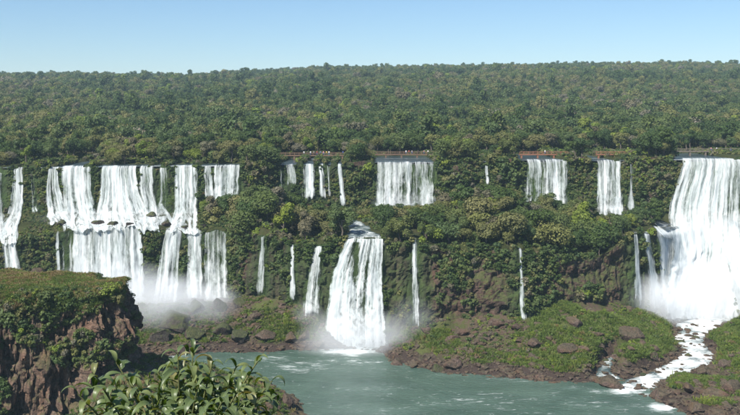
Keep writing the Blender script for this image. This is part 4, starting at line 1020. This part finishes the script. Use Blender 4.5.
# ------------------------------------------------------------------ bushes one can tell apart
BUSH = [(k, mesh('bush', *[crown_geo(900 + i, 1.0, 1.3, 8, 620, .22, -.15, 0.0, .95)[j] for j in (0, 1)], LEAF[k], False, attrs={'leafv': crown_geo(900 + i, 1.0, 1.3, 8, 620, .22, -.15, 0.0, .95)[2]})) for i, k in enumerate(('dark', 'mid', 'olive', 'bright', 'dry'))]
BUSH = dict(BUSH)
for P, px, py, wpx, k, lab in [
 (HCLIFF, 8, 322, 30, 'mid', 'dark leafy bush on the headland cliff at the left edge'), (HCLIFF, 4, 345, 26, 'dark', 'lower bush on the headland cliff at the left edge'),
 (HCLIFF, 45, 300, 20, 'mid', 'green bush hanging over the headland rim at left'), (HCLIFF, 68, 303, 24, 'dark', 'dark bush hanging on the headland face below the rim'),
 (HCLIFF, 92, 298, 24, 'mid', 'bushy green clump on the middle of the headland rim'), (HCLIFF, 108, 292, 20, 'bright', 'bright green bush on the headland rim'),
 (HTOP, 98, 280, 14, 'dark', 'darkest tallest bush on the headland top, right of middle'), (HCLIFF, 126, 302, 20, 'olive', 'olive bush near the right end of the headland rim'),
 (HCLIFF, 136, 318, 14, 'olive', 'small olive bush down the headland right corner'), (HCLIFF, 118, 322, 14, 'mid', 'green bush on the headland rock face, right half'),
 (HCLIFF, 84, 332, 10, 'mid', 'small round bush growing from bare headland rock'), (HCLIFF, 160, 372, 20, 'mid', 'bush on the slope at the headland foot'), (HCLIFF, 185, 384, 20, 'bright', 'bright bush behind the leafy shrub on the foot slope'), (HCLIFF, 225, 392, 18, 'olive', 'olive bush behind the right part of the leafy shrub'),
 (TG, 212, 222, 26, 'olive', 'rounded olive bush above the lower left trio, left one'), (TG, 228, 218, 24, 'dark', 'dark bush below the comb-like fall'), (TG, 240, 226, 22, 'dry', 'brownish bush right above the striped lower left fall'),
 (TG, 291, 203, 15, 'dark', 'dark round bush in front of the short fall under the long footbridge'), (TG, 318, 210, 14, 'dark', 'round bush below the tapering falls of the long footbridge'), (TG, 404, 206, 10, 'dark', 'small dark bush at the foot of the broad striped curtain'),
 (TG, 546, 204, 12, 'olive', 'olive bush in front of the two-lobed fall'),
 (LC, 333, 262, 20, 'mid', 'thick green bush between curved fall and big centre fall'), (LC, 395, 252, 20, 'mid', 'green bush hanging right of the big centre fall'), (LC, 152, 250, 16, 'dark', 'dark green bush between the widest curtain and the lower trio')]:
    p = surf(P, px, py); r = wpx / FPX * p[1] * .5
    o = link('bush', BUSH[k], None, tuple(p)); o.scale = (r, r, r * .95); o.rotation_euler = (0, 0, rr_.uniform(0, 6.28)); tag(o, lab, 'bush', 'separate bushes')

# ------------------------------------------------------------------ palms
def frond_mesh(seed):
    rg = np.random.default_rng(seed); V, F = [], []; n = 12
    sp = [np.array([0, i / n * 1.0, .38 * math.sin(i / n * 2.4) - .25 * (i / n) ** 2]) for i in range(n + 1)]
    for i in range(1, n):
        for s in (-1, 1):
            l = .34 * math.sin(math.pi * min(1, .15 + i / n * .85)) + .05; b = sp[i]; tip = b + np.array([s * l, .16, -.14 - .08 * rg.random()])
            o = len(V); V += [b - [0, .03, 0], b + [0, .035, 0], tip]; F.append([o, o + 1, o + 2])
    t, f = tube(sp, [.022 * (1 - .8 * i / n) for i in range(n + 1)], 4); o = len(V)
    return mesh('frond', np.vstack([np.array(V), t]), F + (f + o).tolist(), LEAF['mid'], False, attrs={'leafv': np.full(len(V) + len(t), .6)})
FR = [frond_mesh(i) for i in range(3)]
pt = mesh('palm_trunk', *tube([(0, 0, -.3), (.05, 0, .33), (.04, .03, .7), (0, 0, 1)], [.055, .045, .04, .036], 8), M_BARK, True)
for P, px, py, h, lab in [(TG, 529, 211, 5.0, 'slender palm in front of the left lobe of the two-lobed fall'), (TG, 578, 212, 6.5, 'palm on the ledge between the two-lobed and square falls'), (TG, 586, 218, 4.8, 'shorter palm close to the square striped fall'),
                          (HCLIFF, 170, 372, 3.4, 'tiny palm on the headland foot against the misty boulders'), (TG, 500, 216, 6.5, 'palm rising from the central wooded hump'), (TG, 610, 228, 4.2, 'palm on the ledge below the square striped fall'), (TG, 462, 222, 6.0, 'palm left on the central wooded hump')]:
    p = surf(P, px, py); e = link('palm_tree', None, None, tuple(p)); tag(e, lab, 'palm', 'palms')
    t = link('trunk', pt, e); t.scale = (h * .7, h * .7, h)
    for q in range(13):
        f = link('frond', FR[q % 3], e, (0, 0, h * .98)); L = rr_.uniform(1.5, 2.1) * h / 6; f.scale = (L, L, L); f.rotation_euler = (rr_.uniform(-.5, .75), 0, q * 2.4)

# ------------------------------------------------------------------ footbridges
def box(x0, x1, y0, y1, z0, z1):
    v = np.array([(x, y, z) for x in (x0, x1) for y in (y0, y1) for z in (z0, z1)]); f = [[0, 1, 3, 2], [4, 6, 7, 5], [0, 4, 5, 1], [2, 3, 7, 6], [0, 2, 6, 4], [1, 5, 7, 3]]
    return v, f
M_BR = {'rust': flat_mat('rust_steel', (.23, .105, .06)), 'brown': flat_mat('weathered_wood', (.15, .095, .062)), 'grey': flat_mat('grey_planks', (.15, .125, .10))}
DECKS = {}
def bridge(key, px0, px1, py, d, m, lab):
    a, b = PX(px0, py, d), PX(px1, py, d); L = b[0] - a[0]; z = a[2]
    e = link('footbridge', None, None, (a[0], d, z)); tag(e, lab, 'footbridge', 'footbridges over the falls')
    link('deck', mesh('deck', *box(0, L, -.75, .75, -.45, 0), M_BR[m]), e)
    post = mesh('post', *box(-.06, .06, -.06, .06, 0, 1.0), M_BR[m])
    for y in (-.68, .68):
        r = link('railing', mesh('railing', *box(0, L, y - .06, y + .06, .98, 1.1), M_BR[m]), e); link('mid_rail', mesh('mid_rail', *box(0, L, y - .04, y + .04, .48, .58), M_BR[m]), r)
        for k in range(int(L / 2) + 1):
            q = link('post', post, r, (min(.1 + k * 2.0, L - .1), y, .0))
    pier = mesh('pier', *box(-.35, .35, -.6, .6, -4.5, -.45), M_BR['grey'] if m == 'grey' else M_BR[m])
    for k in range(int(L / 7) + 1): link('pier', pier, e, (min(1 + k * 7, L - .6), 0, 0))
    DECKS[key] = (a[0], d, z)
bridge('long', 276, 362, 155.0, 393, 'brown', 'long brown footbridge with visitors above the thin upper centre falls')
bridge('curtain', 368, 440, 154.0, 404, 'brown', 'brown footbridge behind the broad striped curtain fall')
bridge('red', 519, 569, 154.0, 390, 'rust', 'short rust-red footbridge above the two-lobed fall')
bridge('square', 596, 626, 154.0, 392, 'rust', 'rust-red footbridge half hidden above the square striped fall')
bridge('right', 672, 765, 151.0, 406, 'grey', 'grey-brown footbridge behind the huge right fall')
bridge('grey', 48, 76, 147.0, 414, 'grey', 'grey footbridge at upper left behind the blue pool')

# ------------------------------------------------------------------ people
CLO = {'white': (.75, .75, .73), 'red': (.5, .05, .04), 'blue': (.06, .14, .4), 'yellow': (.6, .45, .08), 'dark': (.03, .03, .035), 'pink': (.6, .25, .28), 'green': (.06, .2, .08), 'grey': (.3, .3, .3)}
M_CLO = {k: flat_mat('cloth_' + k, c, .85, .1) for k, c in CLO.items()}
M_SKIN = flat_mat('skin', (.42, .26, .18), .6, .05); M_HAIR = flat_mat('hair', (.04, .03, .022), .7, .1)
def body(pose):
    V = [(0, 0, .92), (0, 0, 1.15), (0, 0, 1.38), (0, 0, 1.5), (0, -.02, 1.60), (0, -.01, 1.70)]; R_ = [.15, .14, .16, .065, .095, .085]; E = [(0, 1), (1, 2), (2, 3), (3, 4), (4, 5)]
    for s in (-1, 1):
        o = len(V); st = .12 * s if pose == 1 else 0
        V += [(.10 * s, 0, .86), (.11 * s, st - .02, .48), (.11 * s, st + .02, .08), (.12 * s, st - .12, .04)]; R_ += [.105, .075, .055, .05]; E += [(0, o), (o, o + 1), (o + 1, o + 2), (o + 2, o + 3)]
        o = len(V); fw = -.24 if pose == 2 else -.04
        V += [(.20 * s, 0, 1.40), (.25 * s, .02, 1.14), (.22 * s, fw, .98 if pose == 2 else .90), (.2 * s, fw - .06, .97 if pose == 2 else .80)]; R_ += [.075, .055, .042, .038]; E += [(2, o), (o, o + 1), (o + 1, o + 2), (o + 2, o + 3)]
    me = bpy.data.meshes.new('person'); me.from_pydata(V, E, []); ob = bpy.data.objects.new('tmp', me); COL.objects.link(ob)
    ob.modifiers.new('s', 'SKIN'); 
    for v, r in zip(me.skin_vertices[0].data if me.skin_vertices else [], R_): v.radius = (r, r * (.75 if r > .13 else 1))
    if not me.skin_vertices:
        bm = bmesh.new(); bm.from_mesh(me); lay = bm.verts.layers.skin.verify(); bm.verts.ensure_lookup_table()
        for v, r in zip(bm.verts, R_): v[lay].radius = (r, r * (.75 if r > .13 else 1))
        bm.verts[0][lay].use_root = True; bm.to_mesh(me); bm.free()
    ob.modifiers.new('d', 'SUBSURF').levels = 1
    dg = bpy.context.evaluated_depsgraph_get(); out = bpy.data.meshes.new_from_object(ob.evaluated_get(dg)); bpy.data.objects.remove(ob)
    return out
BODY = [body(i) for i in range(3)]
PEOPLE = [('long', 304, 'white', 'left end of the visitors on the long footbridge'), ('long', 307.5, 'dark', 'second visitor on the long footbridge'), ('long', 310.5, 'white', 'third visitor on the long footbridge'), ('long', 314, 'grey', 'fourth visitor on the long footbridge'), ('long', 317, 'red', None), ('long', 320.5, 'blue', None), ('long', 323.5, 'pink', None), ('long', 326.5, 'yellow', None), ('long', 329, 'white', None), ('long', 343, 'blue', None),
          ('curtain', 406, 'white', None), ('curtain', 409, 'red', None), ('curtain', 412, 'grey', None), ('curtain', 418, 'dark', None), ('curtain', 424, 'pink', None), ('curtain', 428, 'white', None), ('red', 545, 'white', None), ('red', 548, 'dark', None), ('right', 711, 'pink', None), ('right', 717, 'white', None), ('right', 731, 'dark', None)]
BN = {'long': 'long brown footbridge', 'curtain': 'footbridge behind the striped curtain fall', 'red': 'short rust-red footbridge', 'right': 'footbridge behind the huge right fall'}
seen_ = {}
for n_, (bk, px, c, _l) in enumerate(PEOPLE):
    x0, d, z = DECKS[bk]; me = BODY[n_ % 3].copy(); me.materials.clear()
    for m in (M_CLO[c], M_CLO['dark' if n_ % 2 else 'blue'], M_SKIN, M_HAIR): me.materials.append(m)
    co = np.array([p.center[:] for p in me.polygons])
    me.polygons.foreach_set('material_index', np.where(co[:, 2] > 1.66, 3, np.where((co[:, 2] > 1.47) | (np.abs(co[:, 0]) > .24) & (co[:, 2] < 1.1), 2, np.where(co[:, 2] > .9, 0, 1))).astype(np.int32))
    me.polygons.foreach_set('use_smooth', np.ones(len(me.polygons), bool))
    o = link('person', me, None, (pix_x(px, d), d + rr_.uniform(-.3, .35), z + .004)); o.rotation_euler = (0, 0, rr_.uniform(-.6, .6))
    k = seen_.get((bk, c), 0); seen_[(bk, c)] = k + 1
    tot = sum(1 for q in PEOPLE if q[0] == bk and q[2] == c)
    tag(o, f'person in {c} top standing on the {BN[bk]}' + (f', {ORD[k]} from left' if tot > 1 else ''), 'person', 'visitors on the footbridges')

# ------------------------------------------------------------------ the leafy shrub close to the camera
def shrub_leaf_mat():
    b = NB('shrub_leaf'); oi = b.node('ShaderNodeObjectInfo').outputs['Random']; u = b.attr('rib')
    c = b.ramp(b.math('FRACT', b.math('ADD', oi, b.attr('tone'))), [(0, (.028, .058, .012)), (.35, (.055, .10, .02)), (.65, (.10, .145, .03)), (.9, (.17, .185, .05)), (1, (.25, .165, .075))])
    c = b.mix(b.ramp(u, [(0, .75), (.14, 0.0)]), c, (.20, .26, .09))
    c = b.mix(1.0, c, b.ramp(b.noise(b.coord(), 22, 4), [(.3, (.78, .8, .75)), (.7, (1.15, 1.1, 1.0))]), 'MULTIPLY')
    geo = b.node('ShaderNodeNewGeometry').outputs['Backfacing']
    c = b.mix(geo, c, b.mix(.5, c, (.16, .20, .10)))
    p = b.bsdf(c, .36, .45, b.bump(b.noise(b.coord(), 60, 3), .25, .002)); t = b.node('ShaderNodeBsdfTranslucent'); b.set(t, 'Color', b.mix(1.0, c, (1.5, 1.5, .6), 'MULTIPLY'))
    x = b.node('ShaderNodeMixShader'); x.inputs[0].default_value = .34; b.l.new(p, x.inputs[1]); b.l.new(t.outputs[0], x.inputs[2]); return b.done(x.outputs[0])
M_SL = shrub_leaf_mat(); M_ST = flat_mat('shrub_stem', (.11, .12, .045), .7)
def big_leaf(droop, wid, fold, tw):
    n = 10; V, rib = [], []; p = np.zeros(3); ang = .8
    for i in range(n + 1):
        t = i / n; w_ = wid * (math.sin(math.pi * min(1, t ** .8 * .97 + .03)) ** .9) * (1 - .25 * t) + .0015
        a = ang - droop * t ** 1.3; 
        if i: p = p + np.array([0, math.cos(a), math.sin(a)]) / n
        sx = tw * math.sin(t * 3)
        for s in (-1, -.5, 0, .5, 1):
            V.append((p[0] + s * w_ + sx * .04, p[1], p[2] + abs(s) * w_ * fold - (abs(s) == 1) * .012 * math.sin(9 * t + s))); rib.append(abs(s))
    return mesh('leaf', np.array(V), grid_faces(n + 1, 5)[:, ::-1], M_SL, True, attrs={'rib': rib})
LM = [big_leaf(d, w_, f, t) for d, w_, f, t in ((2.4, .145, .40, .5), (2.9, .16, .45, -.6), (2.1, .13, .5, .3), (3.2, .15, .35, .7), (2.7, .17, .3, -.3), (1.7, .12, .6, 0))]
base = Vector((PX(185, 430, 5.2)[0], 5.2, 72.6))
sh = link('leafy_shrub', None, None, tuple(base)); tag(sh, 'glossy green leafy shrub with long drooping leaves at the bottom edge', 'shrub')
TIPS = [(94, 374, 4.9), (116, 362, 5.2), (78, 394, 4.7), (104, 390, 4.6), (132, 384, 5.0), (158, 372, 5.3), (178, 352, 5.0), (193, 350, 5.3), (213, 361, 5.0), (236, 367, 5.3), (257, 362, 5.1), (272, 381, 4.9), (198, 386, 4.7), (238, 391, 4.6), (152, 397, 4.5), (176, 377, 5.1), (222, 402, 4.4), (258, 402, 4.7)]
rl = random.Random(3)
for n_, (px, py, d) in enumerate(TIPS):
    tip = Vector(PX(px, py, d)) - base; b0 = Vector(((tip.x) * .35, (d - 5.2) * .4, 0))
    g = Vector((0, 0, .0))
    path = [b0.lerp(tip, t) + Vector((tip.x * -.18 * math.sin(math.pi * t), 0, .05 * math.sin(math.pi * t))) for t in np.linspace(0, 1, 9)]
    path[0].z -= .25
    st = link('stem', mesh('stem', *tube([tuple(q) for q in path], [.011 - .0009 * i for i in range(9)], 6), M_ST, True), sh)
    nl = 16
    for k in range(nl):
        f = 1 - (k / nl) ** 1.15 * .62; i = min(7, int(f * 8)); q = path[i].lerp(path[i + 1], f * 8 - i)
        o = link('leaf', LM[rl.randrange(6)], st, tuple(q)); L = rl.uniform(.14, .21) * (1 if k > 2 else .72) * d / 5
        o.scale = (L * rl.uniform(.9, 1.15), L, L); o.rotation_euler = (rl.uniform(-.35, .25) + (.5 if k < 3 else 0), rl.uniform(-.3, .3), k * 2.4 + n_ + rl.uniform(-.3, .3))

# the many smaller leaves inside the shrub, too tangled to pick apart
V, F, RB, o_ = [], [], [], 0; TN = []
LD = []
for m in LM:
    a = np.empty(len(m.vertices) * 3, np.float32); m.vertices.foreach_get('co', a); LD.append(a.reshape(-1, 3))
lf = grid_faces(11, 5)[:, ::-1]; rib0 = np.tile([1, .5, 0, .5, 1], 11)
for k in range(520):
    px, py, d = TIPS[rl.randrange(len(TIPS))]; py2 = py + rl.uniform(14, 75); px2 = px + (190 - px) * rl.uniform(0, .35) + rl.uniform(-16, 16)
    p_ = Vector(PX(px2, py2, d + rl.uniform(-.15, .3))) - base; L = rl.uniform(.08, .17)
    Rm = Matrix.Rotation(rl.uniform(0, 6.28), 3, 'Z') @ Matrix.Rotation(rl.uniform(-.6, .5), 3, 'X') @ Matrix.Rotation(rl.uniform(-.4, .4), 3, 'Y')
    V.append((LD[k % 6] * L) @ np.array(Rm.transposed()) + np.array(p_)); F += (lf + o_).tolist(); RB.append(rib0); TN.append(np.full(55, rl.random())); o_ += 55
fo = link('foliage', mesh('foliage', np.vstack(V), F, M_SL, True, attrs={'rib': np.concatenate(RB), 'tone': np.concatenate(TN)}), sh); fo['kind'] = 'stuff'

# ------------------------------------------------------------------ spray and haze
def mist(px, py, d, rx, ry, rz, dens, lab):
    b = NB('mist_air'); co = b.coord('Object')
    ln = b.node('ShaderNodeVectorMath', operation='LENGTH'); b.set(ln, 0, co)
    g = b.ramp(ln.outputs['Value'], [(0.0, 1.0), (.45, .5), (1.0, 0.0)])
    n = b.ramp(b.noise(b.mapping(co, (1, 1, 1), (px, py, 0)), 1.7, 4, .55), [(.15, 0.1), (.85, 1.0)])
    dn = b.math('MULTIPLY', b.math('MULTIPLY', g, n), dens * 2)
    v = b.node('ShaderNodeVolumePrincipled'); v.inputs['Color'].default_value = (.96, .98, 1, 1); v.inputs['Anisotropy'].default_value = -0.4; b.set(v, 'Density', dn)
    m = b.done(None, v.outputs[0])
    bm = bmesh.new(); bmesh.ops.create_icosphere(bm, subdivisions=3, radius=1.0); me = bpy.data.meshes.new('mist'); bm.to_mesh(me); bm.free(); me.materials.append(m)
    o = link('mist', me, None, tuple(PX(px, py, d))); o.scale = (rx, ry, rz); tag(o, lab, 'mist', 'spray clouds', 'stuff')
mist(702, 302, 322, 25, 15, 17, .17, 'bright spray cloud at the foot of the huge right fall')
mist(655, 304, 309, 15, 8, 11, .14, 'thin spray below the three streams beside the huge fall')
mist(172, 316, 298, 24, 13, 15, .16, 'spray cloud below the lower left trio of falls')
mist(115, 294, 308, 26, 9, 13, .12, 'spray veil behind the headland below the widest curtain')
mist(355, 342, 279, 20, 8, 12, .12, 'spray cloud at the foot of the big centre fall')
mist(412, 322, 281, 9, 5, 9, .035, 'wisp of spray below the slender fall')
mist(308, 314, 288, 6, 4, 5, .06, 'faint spray at the foot of the curved fall')
mist(216, 298, 308, 10, 5, 6, .1, 'spray at the foot of the striped lower left fall')
mist(404, 203, 358, 15, 5, 5, .06, 'faint spray below the broad striped curtain')
mist(608, 210, 363, 8, 5, 4, .06, 'faint spray below the square striped fall')
mist(110, 222, 338, 34, 8, 5, .05, 'spray on the step between the two left tiers')
hv = NB('haze_air'); pv = hv.node('ShaderNodeVolumePrincipled'); pv.inputs['Color'].default_value = (.62, .84, 1, 1); pv.inputs['Density'].default_value = 0.00011; pv.inputs['Anisotropy'].default_value = 0.0
M_HAZE = hv.done(None, pv.outputs[0])
tag(link('haze', mesh('haze', *box(-19000, 19000, -60, 9800, -5, 215), M_HAZE)), 'thin blue haze over the distant hills', 'haze', kind='stuff')
